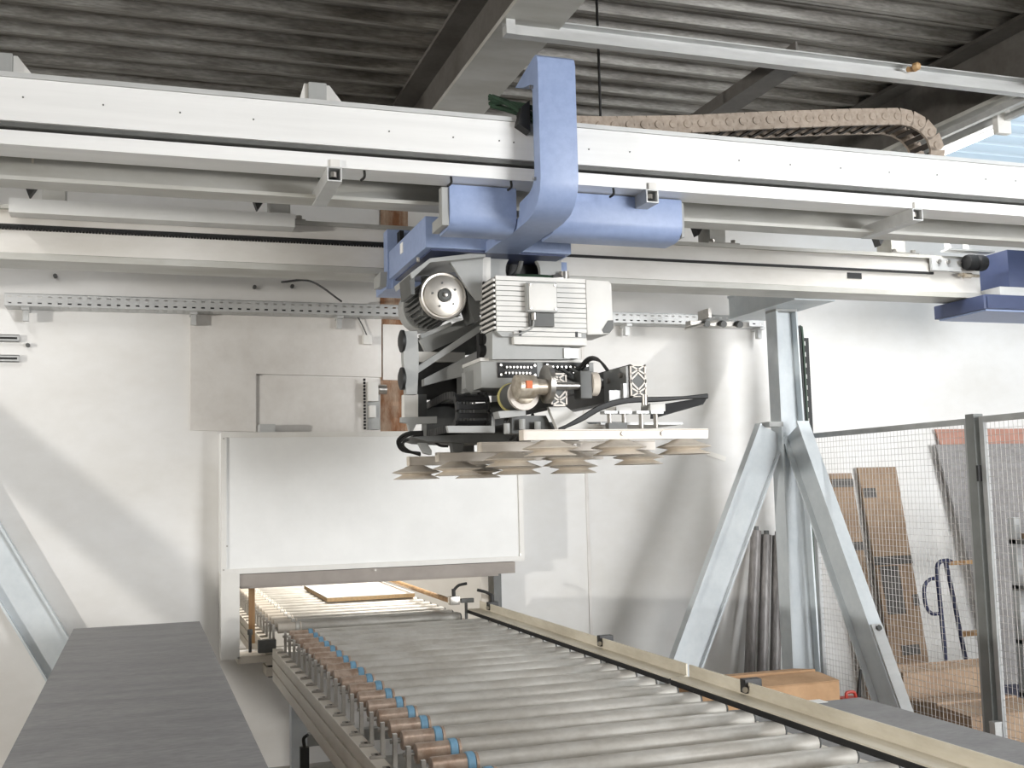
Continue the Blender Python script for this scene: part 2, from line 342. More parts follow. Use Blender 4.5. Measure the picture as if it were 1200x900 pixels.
# ------------------------------------------------------------------ roller conveyors
PITCH = .184
def conveyor(name, label, y0, y1, x_sl, x_r, near, mband=M_band, msl=M_sleeve):
    ym = (y0 + y1) / 2
    t = thing(name, label, 'conveyor', (1.33, ym, 0), None)
    fx = x_sl - .055                                   # outer face of the left frame
    # left frame: three stacked profile strips with shadow gaps, plus the top flange
    for k, (za, zb) in enumerate(((.555, .608), (.618, .672), (.682, .732))):
        MB().box(fx, fx+.05, y0, y1, za, zb).build('frame_strip', M_frame, t, .003)
    MB().box(fx+.012, fx+.05, y0+.002, y1-.002, .55, .73).build('frame_core', M_black, t)
    MB().box(x_r+.005, x_r+.05, y0, y1, .58, .80).build('side_frame', M_frame, t, .003)
    ys = [y for y in ((y0+.45, y1-.55) if near else (y0+.6, y1-.4))]
    for y in ys:
        for xx in (fx+.03, x_r-.07):
            l = MB().box(xx, xx+.08, y-.04, y+.04, .012, .55).build('leg', M_col, t)
            MB().box(xx-.02, xx+.10, y-.06, y+.06, 0, .012).build('foot_plate', M_grey, l)
        MB().box(fx+.11, x_r-.07, y-.03, y+.03, .3, .36).build('cross_bar', M_grey, t)
    # rollers
    R = .031; zc = .85 - R
    ya = y0 + .06
    tube = MB().lathe([(.012, -.012), (R-.004, -.01), (R, -.004), (R, x_r-(x_sl+.155)-.012), (R-.006, x_r-(x_sl+.155))], (x_sl+.155, ya, zc), (1, 0, 0), 20).build('roller', M_roller, t)
    sl = MB().lathe([(.01, 0), (R-.003, .002), (R-.001, .006), (R-.001, .1), (R, .102), (R, .106)], (x_sl+.015, ya, zc), (1, 0, 0), 20).build('sleeve', msl, tube)
    bd = MB().lathe([(R+.001, 0), (R+.0035, .003), (R+.0035, .022), (R+.001, .025)], (x_sl+.118, ya, zc), (1, 0, 0), 20).build('drive_band', mband, tube)
    rg = MB().lathe([(R-.001, 0), (R+.002, .001), (R+.002, .009), (R-.001, .01)], (x_sl+.144, ya, zc), (1, 0, 0), 20).build('collar', msl, tube)
    ax = MB().tube((x_sl-.02, ya, zc), (x_sl+.014, ya, zc), .007, 8).tube((x_sl-.012, ya, zc), (x_sl-.004, ya, zc), .013, 6).build('axle', M_steel, tube)
    br = MB().box(x_sl-.014, x_sl-.001, ya-.02, ya-.002, .732, .845).box(x_sl-.052, x_sl, ya-.022, ya-.012, .733, .741).box(x_sl-.035, x_sl-.004, ya-.02, ya+.05, .732, .7345).build('bracket', M_steel, t)
    slo = MB().box(x_sl-.026, x_sl-.016, ya-.0, ya+.038, .7346, .7354).build('slot', M_black, br)
    hb = MB().lathe([(R-.006, 0), (R-.004, .002), (R-.010, .010), (.01, .012)], (x_r-.001, ya, zc), (1, 0, 0), 18).build('end_hub', M_dgrey, tube)
    eb = MB().box(x_r, x_r+.004, ya-.012, ya+.012, .78, .84).build('end_bracket', M_dgrey, t)
    k = 1
    while ya + k * PITCH < y1 - .03:
        d = (0, k * PITCH, 0)
        r = inst(tube, 'roller', t, d)
        for s_ in (sl, bd, rg, ax, hb): inst(s_, s_.name.split('.')[0], r, d)
        b = inst(br, 'bracket', t, d); inst(slo, 'slot', b, d); inst(eb, 'end_bracket', t, d)
        k += 1
    return t
cv = conveyor('roller_conveyor', 'zinc roller conveyor with blue drive bands in front of the wall', 1.75, 6.42, .765, 1.925, True)
# guide rails of the near conveyor
yb_ = at(785, 787, Z=.9).y
for i, (a, b) in enumerate(((1.75, yb_-.012), (yb_+.012, 6.50))):
    g = MB().box(1.89, 1.972, a, b, .872, .878).box(1.966, 1.972, a, b, .878, .922).build('guide_rail', M_rail, cv)
    MB().box(1.886, 1.9, a, b, .853, .8715).build('rubber_strip', M_rubber, g)
    for px, py in (((875, 806),), ((705, 752), (574, 716)))[i]:
        q = at(px, py, X=1.97)
        c = MB().box(1.955, 2.02, q.y-.018, q.y+.018, .885, .932).build('clamp', M_black, g, .003)
        MB().tube((1.95, q.y-.02, .90), (1.95, q.y-.026, .90), .01, 10).tube((1.975, q.y-.018, .905), (1.975, q.y-.026, .905), .011, 10).build('clamp_screw', M_steel, c)
        MB().box(1.99, 2.01, q.y-.01, q.y+.01, .66, .885).build('clamp_post', M_dgrey, g)
q = at(574, 716, X=1.97)
MB().tube((1.985, q.y, .93), (1.985, q.y, .975), .012, 10).path([(1.985, q.y, .97), (1.95, q.y+.01, .99), (1.90, q.y+.02, 1.005)], .009, 8).build('clamp_lever', M_black, cv)
MB().box(.70, .74, 5.2, 5.23, .30, .44).path([(.72, 5.21, .44), (.715, 5.2, .48), (.73, 5.18, .50)], .008, 6).build('frame_hook', M_black, cv)
cf = conveyor('roller_conveyor', 'roller conveyor in the lit room behind the wall opening', 6.56, 11.2, .745, 1.87, False, M_roller, M_cup)
# side guide rod and clamps of the far conveyor
MB().tube((1.80, 6.52, .925), (1.83, 9.6, .925), .016, 12).build('guide_rod', M_wood, cf)
g = MB().box(1.78, 1.84, 6.50, 6.56, .905, .955).build('clamp', M_steel, cf, .004)
MB().tube((1.81, 6.53, .955), (1.81, 6.53, 1.0), .012, 10).path([(1.81, 6.53, .99), (1.84, 6.52, 1.02), (1.89, 6.51, 1.03)], .009, 8).build('clamp_lever', M_black, g)
MB().box(1.85, 1.93, 6.50, 6.53, .915, .94).box(1.875, 1.89, 6.505, 6.52, .80, .915).build('clamp_arm', M_dgrey, cf)
MB().tube((.60, 6.56, .70), (.60, 6.56, .80), .009, 8).tube((.60, 6.56, .80), (.60, 6.56, .83), .015, 8).build('sensor_post', M_dgrey, cf)
MB().box(.64, .74, 6.49, 6.55, .70, .77).build('sensor_block', M_dgrey, cf, .004)
ws = at(295, 712, Y=6.95)
tag(MB().box(ws.x-.018, ws.x+.018, 6.94, 6.965, .70, 1.05).build('wooden_strip', M_wood), 'upright brown wooden strip beside the rollers in the opening', 'wood strip')
t = thing('white_board', 'white coated chipboard panel lying on the rollers in the opening', 'board', (1.56, 8.2, .85))
MB().box(1.22, 1.84, 7.67, 8.80, .8525, .878).build('core', M_chip, t)
MB().box(1.22, 1.84, 7.67, 8.80, .878, .883).build('coating', M_board, t)
# ------------------------------------------------------------------ stacks of dark laminate boards
def stack(x0, x1, y0, y1, top, n, where, th=.038):
    z = top
    for i in range(n):
        z -= th
        lab = {0: 'uppermost dark grey laminate board of the stack ' + where, n-1: 'bottom dark grey laminate board of the stack ' + where}.get(i, 'dark grey laminate board inside the stack ' + where)
        o = MB().box(x0, x1, y0, y1, z+.0005, z+th).build('laminate_board', M_laminate, None, .0015)
        tag(o, lab, 'board', 'boards in the stack ' + where)
    t = thing('pallet', 'wooden pallet under the laminate stack ' + where, 'pallet', ((x0+x1)/2, (y0+y1)/2, 0))
    L = y1 - y0
    for k in range(3):
        xx = x0 + .02 + (x1-x0-.14) * k / 2
        MB().box(xx, xx+.1, y0+.02, y1-.02, .02, z-.03).build('bearer', M_wood, t)
    for k in range(7):
        yy = y0 + .02 + (L-.14) * k / 6
        MB().box(x0+.01, x1-.01, yy, yy+.1, z-.03, z).build('slat', M_wood, t)
        MB().box(x0+.01, x1-.01, yy, yy+.1, 0, .02).build('slat', M_wood, t)
stack(-.318, .292, 2.4, 6.02, .952, 12, 'beside the plastered wall', .045)
stack(2.14, 2.78, 1.4, 3.87, .72, 10, 'next to the guide rail')
q = at(954, 822, Z=.722)
tag(MB().box(q.x-.045, q.x+.045, q.y-.03, q.y+.03, .7205, .722).build('paper_note', M_paper), 'small white paper slip on the dark grey boards', 'paper')
# ------------------------------------------------------------------ columns and braces
def hcol(mb, x0, x1, y0, y1, z0, z1, t=.016, k=.055):      # H section, right flange raked so the foot is wider by k
    ymid = (y0 + y1) / 2
    mb.box(x0, x0+t, y0, y1, z0, z1).prism([(x1-t+k, z0), (x1+k, z0), (x1, z1), (x1-t, z1)], 'y', y0, y1)
    return mb.prism([(x0+t, z0), (x1-t+k, z0), (x1-t, z1), (x0+t, z1)], 'y', ymid-.006, ymid+.006)
def ibrace(p, q, side, h, wd, tf=.012):     # I section from p to q; side = direction across the flanges
    p = Vector(p); q = Vector(q); d = (q-p).normalized(); s = Vector(side).normalized(); n = d.cross(s).normalized()
    mb = MB()
    for sg in (-1, 1): mb.slab(p + n*sg*(h/2-tf/2), q + n*sg*(h/2-tf/2), s, wd/2, tf/2)
    mb.slab(p, q, s, .005, h/2-tf)
    return mb
def column(xc, yc_, name, label, foot, xb_dir, xb, yb):
    t = thing(name, label, 'column', (xc, yc_, 0))
    hcol(MB(), xc-.078, xc+.078, yc_-.062, yc_+.062, .02, 2.687, .012).build('shaft', M_col, t)
    MB().box(xc-.2, xc+.2, yc_-.18, yc_+.18, 0, .02).build('base_plate', M_grey, t)
    MB().box(xc-.078, xc+.078, yc_-.062, yc_+.062, 2.687, 2.7015).build('cap_plate', M_grey, t)
    if xb:
        b = ibrace(xb[0], xb[1], (0, 1, 0), .205 if xc > 0 else .21, .065 if xc > 0 else .08).build('brace', M_col, t)
        c = Vector(xb[0]); MB().box(c.x-.05, c.x+.05, c.y-.065, c.y+.045, c.z+.02, c.z+.05).build('end_plate', M_grey, b)
        f = Vector(xb[1]); MB().box(f.x-.12, f.x+.12, f.y-.08, f.y+.045, 0, .02).build('foot_plate', M_grey, b)
    if yb:
        b = ibrace(yb[0], yb[1], (1, 0, 0), .205, .085).build('brace', M_col, t)
        f = Vector(yb[1]); MB().box(f.x-.1, f.x+.1, f.y-.12, f.y+.12, 0, .02).build('foot_plate', M_grey, b)
        a = Vector(yb[0]); dd = (f - a); mid = a + dd * .62
        MB().slab(mid + Vector((.0, -.098, .049)), a + dd * .9 + Vector((0, -.098, .049)), (1, 0, 0), .036, .006).build('strap', M_galv, b)
        MB().tube(mid + Vector((0, -.10, .02)), mid + Vector((0, -.13, .035)), .016, 8).build('strap_bolt', M_dgrey, b)
    return t
column(3.902, 6.05, 'gantry_column', 'grey-blue steel column with two raking braces beside the mesh fence', None, -1,
       ((3.785, 6.05, 1.93), (2.88, 6.05, .02)), ((3.905, 5.965, 1.93), (3.905, 4.98, .02)))
column(-1.95, 6.58, 'gantry_column', 'grey-blue steel column with raking braces next to the laminate stack', None, 1,
       ((-1.385, 6.70, 2.42), (-.045, 6.70, .02)), ((-1.95, 6.45, 2.63), (-1.95, 4.28, .02)))
# ------------------------------------------------------------------ rear gantry beam
rb = thing('rear_gantry_beam', 'long cream-grey gantry beam with black toothed rack, nearer the back wall', 'beam', (1.8, 5.55, 2.71))
BX0, BX1 = -4.0, 4.96
bz0, bz1 = 2.71, 2.965
MB().box(BX0, BX1, 5.45, 5.46, bz0+.035, bz1-.02).build('web', M_rear, rb)
MB().prism([(5.44, bz0), (5.66, bz0), (5.66, bz0+.018), (5.46, bz0+.018), (5.45, bz0+.035), (5.44, bz0+.03)], 'x', BX0, BX1).build('lower_flange', M_beam, rb)
MB().box(BX0, BX1, 5.43, 5.66, bz1-.02, bz1).build('upper_flange', M_beam, rb)
MB().box(BX0, 1.2, 5.437, 5.45, 2.862, 2.876).build('rack_bar', M_rubber, rb)
te = MB(); x = -1.0
while x < 1.2:
    te.prism([(x, 2.862), (x+.014, 2.862), (x+.0105, 2.850), (x+.0035, 2.850)], 'y', 5.438, 5.449); x += .0145
te.build('rack_teeth', M_rubber, rb, kind='stuff')
MB().box(1.9, 4.6, 5.437, 5.45, 2.848, 2.862).build('belt', M_rubber, rb)
MB().box(-.58, .705, 5.33, 5.43, 2.905, 2.972).build('front_ledge', M_hood, rb)
for px in (55, 320, 830, 1040):
    x = at(px+8, 255, Y=5.5).x
    s_ = MB().box(x-.05, x+.05, 5.48, 5.62, bz1, bz1+.14).build('support_block', M_beam, rb)
    MB().box(x-.08, x+.12, 5.44, 5.60, bz1, bz1+.01).tube((x-.05, 5.46, bz1+.01), (x-.05, 5.46, bz1+.03), .016, 8).tube((x+.09, 5.46, bz1+.01), (x+.09, 5.46, bz1+.03), .016, 8).build('bolt_plate', M_steel, s_)
    MB().prism([(x-.11, bz1+.06), (x-.06, bz1+.14), (x-.14, bz1+.14)], 'y', 5.5, 5.56).build('cable_clip', M_black, s_)
MB().box(3.98, 4.08, 5.446, 5.45, 2.80, 2.835).build('type_label', M_black, rb)
for xx in (3.75, -2.1):
    a_ = MB().box(xx+.01, xx+.28, 5.665, 6.46, 2.716, 2.845).box(xx, xx+.29, 5.665, 6.46, 2.702, 2.716).box(xx, xx+.29, 5.665, 6.46, 2.845, 2.86)
    a_.build('carrier_arm', M_col, rb)
p = at(815, 350, Y=6.3)
s_ = MB().box(p.x-.08, p.x+.35, 6.23, 6.30, bz0-.09, bz0-.06).box(p.x-.02, p.x+.0, 6.1, 6.24, bz0-.06, bz0).build('clamp_bracket', M_steel, rb)
for dx in (.02, .14, .26):
    MB().tube((p.x+dx, 6.23, bz0-.075), (p.x+dx, 6.19, bz0-.085), .022, 10).build('clamp_bolt', M_dgrey, rb)
MB().tube((p.x-.14, 6.2, bz0-.12), (p.x+.1, 6.2, bz0-.06), .008, 8).build('threaded_rod', M_steel, rb)
# ------------------------------------------------------------------ front gantry beam
fb = thing('front_gantry_beam', 'long bright aluminium-faced gantry beam with grey web, crossing above the conveyor', 'beam', (1.8, 4.2, 2.72))
FX0, FX1 = -4.0, 7.0
MB().box(FX0, FX1, 4.402, 4.416, 2.79, 3.02).build('web', M_beam, fb)
MB().box(FX0, FX1, 4.30, 4.42, 2.775, 2.79).build('lower_flange', M_beam, fb)
MB().box(FX0, FX1, 4.18, 4.44, 3.02, 3.04).build('upper_flange', M_beam, fb)
du_ = MB().box(FX0, FX1, 4.0, 4.16, 2.90, 3.052).build('cable_duct', M_alu, fb)
MB().box(FX0, FX1, 3.992, 4.165, 3.053, 3.07).build('duct_lid', M_galv, du_)
MB().box(FX0, FX1, 4.012, 4.15, 2.884, 2.90).build('duct_base', M_dgrey, du_)
for px, py in ((27, 114), (121, 123), (211, 132), (297, 140), (456, 154), (531, 161), (585, 165), (602, 167), (690, 175), (738, 178), (866, 188), (926, 193), (985, 197), (1042, 202), (1098, 205), (1155, 210), (1190, 212)):
    q = at(px, py, Y=4.0)
    MB().tube((q.x, 4.0, q.z), (q.x, 3.998, q.z), .0035, 6).build('rivet', M_dgrey, du_)
MB().box(FX0, FX1, 4.03, 4.036, 2.825, 2.876).box(FX0, FX1, 4.036, 4.18, 2.825, 2.829).build('tray_angle', M_alu, fb, label='narrow bright angle strip below the duct')
for px in (391, 762, 1072, 20-330):
    x = at(px, 195 + .08*(px-391), Y=4.04).x
    a_ = MB()
    a_.box(x-.028, x-.023, 4.02, 4.40, 2.768, 2.824).box(x+.023, x+.028, 4.02, 4.40, 2.768, 2.824).box(x-.023, x+.023, 4.02, 4.40, 2.768, 2.773).box(x-.023, x+.023, 4.02, 4.40, 2.819, 2.824)
    a_ = a_.build('support_arm', M_galv, fb)
    MB().box(x-.016, x+.02, 4.018, 4.03, 2.824, 2.852).build('clip', M_white, a_)
    MB().tube((x, 4.05, 2.79), (x, 4.05, 2.81), .014, 8).build('bolt', M_steel, a_)
for px in (426, 527, 597, 716):
    x = at(px, 200, Y=4.06).x
    MB().path([(x, 4.045, 2.83), (x, 4.042, 2.80), (x-.01, 4.06, 2.79)], .005, 6).build('cable_tie', M_black, fb)
gp = MB().path([at(372, 190, Y=4.33), at(372, 206, Y=4.30), at(388, 216, Y=4.10)], .008, 6).build('green_lead', M_green, fb)
MB().path([at(430, 208, Y=4.37), at(470, 211, Y=4.36), at(520, 214, Y=4.35)], .008, 6).build('green_lead', M_green, fb)
a = at(37, 187, Y=4.40); b = at(170, 200, Y=4.40)
MB().box(a.x, b.x, 4.399, 4.4015, b.z+.035, b.z+.045).box(a.x, a.x+.008, 4.399, 4.4015, b.z+.0, b.z+.045).build('scored_line', M_frame, fb)
# stubs standing on top of the beam that carry the chain trough
for px in (371, 3):
    x = at(px, 118 + (px-371)*.09, Y=4.25).x; zt = at(371, 100, Y=4.25).z
    s_ = MB().box(x-.035, x+.035, 4.22, 4.28, 3.041, zt).build('stub', M_grey, fb)
    MB().prism([(x+.036, 3.041), (x+.036, zt), (x+.05, zt), (x+.19, 3.041)], 'y', 4.24, 4.26).prism([(x-.036, 3.041), (x-.036, zt), (x-.05, zt), (x-.10, 3.041)], 'y', 4.24, 4.26).build('gusset', M_white, s_)
MB().box(1.2, 5.0, 4.37, 4.62, 3.045, 3.055).box(1.2, 5.0, 4.37, 4.374, 3.055, 3.09).box(1.2, 5.0, 4.616, 4.62, 3.055, 3.09).build('chain_trough', M_galv, fb)
# ------------------------------------------------------------------ energy chain on the front beam
ec = thing('energy_chain', 'dusty brown plastic energy chain folded on top of the front beam', 'energy chain', (2.9, 4.48, 3.06))
cy0, cy1 = 4.40, 4.56
pts = [at(672, 146, Y=cy0), at(700, 147, Y=cy0), at(800, 145.5, Y=cy0), at(900, 140.5, Y=cy0), at(1000, 137, Y=cy0), at(1060, 136, Y=cy0)]
pts = [Vector((p.x, cy0, p.z)) for p in pts]
c = pts[-1]; rr = .165
arc = [Vector((c.x + math.sin(a_)*rr*1.2, cy0, c.z - rr + math.cos(a_)*rr)) for a_ in (.45, .9, 1.35, 1.8, 2.25, 2.7)]
poly = pts + arc + [Vector((c.x - .1, cy0, c.z - 2*rr)), Vector((c.x-.5, cy0, c.z - 2*rr))]
def resample(poly, step):
    out = [poly[0].copy()]; acc = 0
    for a_, b_ in zip(poly, poly[1:]):
        L = (b_-a_).length; pos = step - acc
        while pos <= L: out.append(a_ + (b_-a_)*pos/L); pos += step
        acc = L - (pos - step)
    return out
rs = resample(poly, .074); H = .042
first = None
for i, (p, q) in enumerate(zip(rs, rs[1:])):
    d = (q-p).normalized(); up = Vector((-d.z, 0, d.x)); mid = (p+q)/2; ang = math.atan2(d.z, d.x)
    if first is None:
        mb = MB(); 
        mb.prism([(-.04, -H), (.03, -H), (.042, -H*.5), (.042, H*.5), (.03, H), (-.04, H), (-.03, 0)], 'y', 0, .014)
        me_l = mb.build('chain_link', M_chain, ec); first = me_l
        boss = MB().lathe([(.020, 0), (.018, .005), (.008, .006)], (.016, 0, 0), (0, -1, 0), 12).build('link_boss', M_chain, me_l)
        rung = MB().box(-.012, .012, .014, cy1-cy0-.014, H-.008, H-.001).box(-.012, .012, .014, cy1-cy0-.014, -H+.001, -H+.008).build('crossbar', M_chaindark, me_l)
        mb = MB().prism([(-.04, -H), (.03, -H), (.042, -H*.5), (.042, H*.5), (.03, H), (-.04, H), (-.03, 0)], 'y', cy1-cy0-.014, cy1-cy0)
        back = mb.build('back_plate', M_chain, me_l)
        trio = (me_l, boss, rung); offs = [Vector(WL[o_.name]) for o_ in trio]
        lk = me_l
    else:
        lk = bpy.data.objects.new('chain_link', me_l.data); col.objects.link(lk); lk.parent = ec
        for o_, nm in ((boss, 'link_boss'), (rung, 'crossbar'), (back, 'back_plate')):
            c_ = bpy.data.objects.new(nm, o_.data); col.objects.link(c_); c_.parent = lk; c_.location = o_.location
    lk.rotation_euler = (0, -ang, 0)
    ctr = Matrix.Rotation(-ang, 3, 'Y') @ offs[0]
    lk.location = Vector((mid.x, cy0, mid.z)) + ctr - WL[ec.name]
# ------------------------------------------------------------------ fluorescent fitting under the second roof beam
def beam_lamp(x, label, power):
    lt = thing('tube_light', label, 'lamp', (x, 5.26, 3.46))
    MB().box(x-.04, x+.04, 4.66, 5.9, 3.52, 3.575).build('housing', M_galv, lt)
    for y_ in (4.62, 5.9): MB().box(x-.045, x+.045, y_, y_+.04, 3.46, 3.598).build('end_cap', M_white, lt, .006)
    MB().tube((x, 4.66, 3.495), (x, 5.9, 3.495), .014, 12).build('tube', M_lamp, lt)
    l = bpy.data.lights.new('tube_glow', 'AREA'); l.shape = 'RECTANGLE'; l.size = .06; l.size_y = 1.2; l.energy = power; l.color = (1, .99, .98)
    o = bpy.data.objects.new('tube_glow', l); col.objects.link(o); o.parent = lt; o.location = (0, .02, .015)
beam_lamp(4.44, 'white fluorescent tube light fixed under the roof beam above the column', 30)
beam_lamp(-1.13, 'added unseen fluorescent tube light fixed under the roof beam near the plastered wall', 15)  # unseen lamp added to brighten the rear beam and wall top
# ------------------------------------------------------------------ blue carriage on the two beams
def poly(pts, Y, t):            # flat plate parallel to the wall, traced at depth Y with thickness t
    p_ = [at(a, b, Y=Y) for a, b in pts]
    return MB().prism([(q.x, q.z) for q in p_], 'y', Y, Y + t)
cg = thing('gantry_carriage', 'light blue carriage straddling the two gantry beams', 'carriage', (1.6, 4.8, 2.6))
prof = [(4.13, 2.82), (4.13, 2.705), (4.138, 2.68), (4.155, 2.66), (4.18, 2.648), (4.21, 2.644), (4.30, 2.644), (4.30, 2.70), (4.2, 2.70), (4.165, 2.72), (4.165, 2.82)]
MB().prism(prof, 'x', 1.16, 1.442).build('front_cover', M_blue, cg, .003)
MB().prism(prof, 'x', 1.61, 2.195).build('front_cover', M_blue, cg, .003)
MB().prism([(4.142, 2.81), (4.142, 2.655), (4.30, 2.655), (4.30, 2.70), (4.185, 2.70), (4.185, 2.81)], 'x', 1.13, 1.158).build('end_scraper', M_grey, cg)
MB().prism([(4.142, 2.81), (4.142, 2.66), (4.30, 2.66), (4.30, 2.69), (4.185, 2.69), (4.185, 2.81)], 'x', 2.197, 2.21).build('end_scraper', M_grey, cg)
br_ = MB().prism([(4.57, 2.66), (5.32, 2.66), (5.32, 2.80), (4.57, 2.80)], 'x', 1.17, 1.855).build('bridge', M_blue, cg, .006)
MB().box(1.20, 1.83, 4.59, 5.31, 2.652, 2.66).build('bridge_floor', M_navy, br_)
MB().box(1.166, 1.17, 5.0, 5.05, 2.73, 2.78).build('bridge_label', M_paper, br_)
MB().prism([(5.42, 2.92), (5.33, 2.92), (5.33, 2.66), (5.36, 2.62), (5.62, 2.62), (5.62, 2.68), (5.42, 2.70)], 'x', 1.165, 1.98).build('rear_cover', M_blue, cg, .004)
MB().prism([(5.326, 2.79), (5.32, 2.785), (5.32, 2.66), (5.345, 2.625), (5.36, 2.62), (5.36, 2.79)], 'x', 1.19, 1.34).build('guide_shoe', M_blue, cg, .004)
MB().tube((1.235, 5.318, 2.735), (1.235, 5.322, 2.735), .012, 12).build('shoe_hole', M_black, cg)
MB().prism([(5.33, 2.70), (5.5, 2.70), (5.5, 2.64), (5.36, 2.63)], 'x', 1.13, 1.163).build('end_scraper', M_grey, cg)
MB().box(1.215, 1.235, 5.26, 5.325, 2.83, 2.90).build('rack_pinion', M_rubber, cg)
MB().box(1.858, 1.90, 4.74, 5.30, 2.5, 2.66).build('side_plate', M_blue, cg, .004)
# C-shaped guide arm reaching round the front of the duct
arm = [(4.62, 2.652), (4.15, 2.654), (4.03, 2.658), (3.95, 2.672), (3.90, 2.70), (3.868, 2.742), (3.856, 2.79), (3.855, 3.25), (3.862, 3.275), (3.88, 3.288), (3.91, 3.287),
       (4.13, 3.245), (4.03, 3.208), (3.94, 3.19), (3.925, 3.175), (3.925, 2.83), (3.935, 2.80), (3.955, 2.78), (3.99, 2.765), (4.11, 2.755), (4.12, 2.70), (4.62, 2.70)]
ca = MB().prism(arm, 'x', 1.447, 1.605).build('guide_arm', M_blue, cg, .004, label='C-shaped light blue arm reaching round the front beam')
for y_, z_ in ((3.915, 3.17), (3.91, 2.80)):
    MB().tube((1.446, y_, z_), (1.436, y_, z_), .008, 8).build('screw', M_steel, ca)
hs = MB()
for k in range(9):
    a_ = Vector((1.46+.012*(k % 3), 3.96+.012*(k//3), 3.05+.02*(k % 4)))
    e_ = at(573 + (k % 3)*2, 112 + (k*3.1) % 15, Y=4.05 + .02*(k//3))
    hs.path([a_ + Vector((.02, 0, -.06)), a_, (a_*.45 + e_*.55) + Vector((0, 0, .008)), e_], .0085, 6)
hs.build('cable_bundle', M_green, cg, label='dark green cables poking from the blue arm')
MB().prism([(1.395, 3.03), (1.445, 3.0), (1.445, 3.13), (1.41, 3.10)], 'y', 3.95, 4.0).build('cable_clamp', M_black, cg)
# ------------------------------------------------------------------ gripper head hanging from the carriage
gh = thing('vacuum_gripper', 'grey vacuum gripper head with pump, motors and rows of beige suction cups', 'gripper', (1.7, 4.75, 1.73))
# mounting plate with a round cable hole
def holed(xa, xb, za, zb, cx, cz, r, y, t, n=32):
    mb = MB(); vs = []
    for yy in (y, y+t):
        for i in range(n):
            a_ = 2*math.pi*i/n; c_, s_ = math.cos(a_), math.sin(a_)
            k = min(((xb-cx)/c_ if c_ > 1e-6 else 1e9), ((xa-cx)/c_ if c_ < -1e-6 else 1e9), ((zb-cz)/s_ if s_ > 1e-6 else 1e9), ((za-cz)/s_ if s_ < -1e-6 else 1e9))
            vs.append((cx+c_*r, yy, cz+s_*r)); vs.append((cx+c_*k, yy, cz+s_*k))
    fs = []
    for i in range(n):
        j = (i+1) % n
        fs += [(2*i, 2*i+1, 2*j+1, 2*j), (2*n+2*i, 2*n+2*j, 2*n+2*j+1, 2*n+2*i+1), (2*i, 2*j, 2*n+2*j, 2*n+2*i), (2*i+1, 2*n+2*i+1, 2*n+2*j+1, 2*j+1)]
    return mb.add(vs, fs)
mp_ = holed(1.50, 1.855, 2.50, 2.69, 1.665, 2.60, .086, 4.70, .03).build('mounting_plate', M_grey, gh)
MB().box(1.51, 1.85, 4.80, 5.2, 2.48, 2.68).build('mast_core', M_black, gh)
MB().path([(1.60, 4.78, 2.56), (1.65, 4.74, 2.60), (1.67, 4.73, 2.66)], .012, 7).build('hose', M_dgrey, gh)
MB().path([(1.64, 4.72, 2.575), (1.74, 4.69, 2.57), (1.82, 4.68, 2.565)], .016, 8).build('hose', M_green, gh)
MB().tube((1.80, 4.68, 2.565), (1.86, 4.68, 2.57), .02, 14).tube((1.86, 4.68, 2.545), (1.86, 4.68, 2.60), .024, 14).build('hose_clamp', M_steel, gh)
# vacuum pump
px0, px1, py0, py1, pz0, pz1 = 1.462, 2.02, 4.50, 4.72, 2.285, 2.535
pump = MB().prism([(px0+.006, pz0), (px0+.03, pz0-.02), (1.89, pz0-.02), (1.89, pz1), (px0+.006, pz1)], 'y', py0+.01, py1).build('pump_housing', M_grey, gh, label='white ribbed vacuum pump housing')
nr = 11; dz = (pz1-pz0)/nr
for k in range(nr):
    MB().box(px0+.004, 1.89, py0, py0+.01, pz0+dz*k+.002, pz0+dz*(k+1)-.0022).build('front_rib', M_white, pump)
MB().box(px0+.002, px0+.006, py0+.012, py1-.01, pz0+.01, pz1-.01).build('side_grille_recess', M_black, pump)
for k in range(10):
    z_ = pz0 + .012 + .0235*k
    MB().box(px0-.008, px0+.002, py0+.004, py1-.004, z_, z_+.011).build('side_fin', M_white, pump)
MB().prism([(1.893, pz0-.005), (2.0, pz0), (px1, pz0+.03), (px1, pz1-.02), (2.005, pz1-.006), (1.893, pz1-.004)], 'y', py0+.001, py1-.01).build('end_cap', M_white, pump, .006)
MB().prism([(1.965, pz0+.018), (1.995, pz0+.062), (px1+.001, pz0+.064), (px1+.001, pz0+.028), (2.0, pz0+.004), (1.972, pz0+.004)], 'y', py0-.002, py0+.003).build('corner_badge', M_dgrey, pump)
a = at(616, 331, Y=4.48); b = at(652, 367, Y=4.48)
jb = MB().box(a.x, b.x, 4.462, 4.499, b.z, a.z).build('junction_box', M_grey, pump, .006)
MB().box(a.x+.006, b.x-.006, 4.455, 4.462, b.z+.006, a.z-.006).build('junction_lid', M_white, pump, .003)
for sx in (a.x+.013, b.x-.013):
    for sz in (a.z-.013, b.z+.013):
        MB().tube((sx, 4.455, sz), (sx, 4.45, sz), .006, 8).build('lid_screw', M_steel, pump)
MB().box(a.x+.015, b.x-.012, 4.478, 4.4995, b.z-.06, b.z-.002).build('gland_recess', M_dgrey, pump)
MB().tube((a.x+.03, 4.47, b.z-.004), (a.x+.03, 4.47, b.z-.035), .011, 10).build('cable_gland', M_steel, pump)
MB().path([(a.x+.03, 4.47, b.z-.03), (a.x+.02, 4.468, b.z-.07), (a.x-.03, 4.47, b.z-.095), (a.x-.06, 4.49, b.z-.10)], .004, 6).build('pump_lead', M_grey, pump)
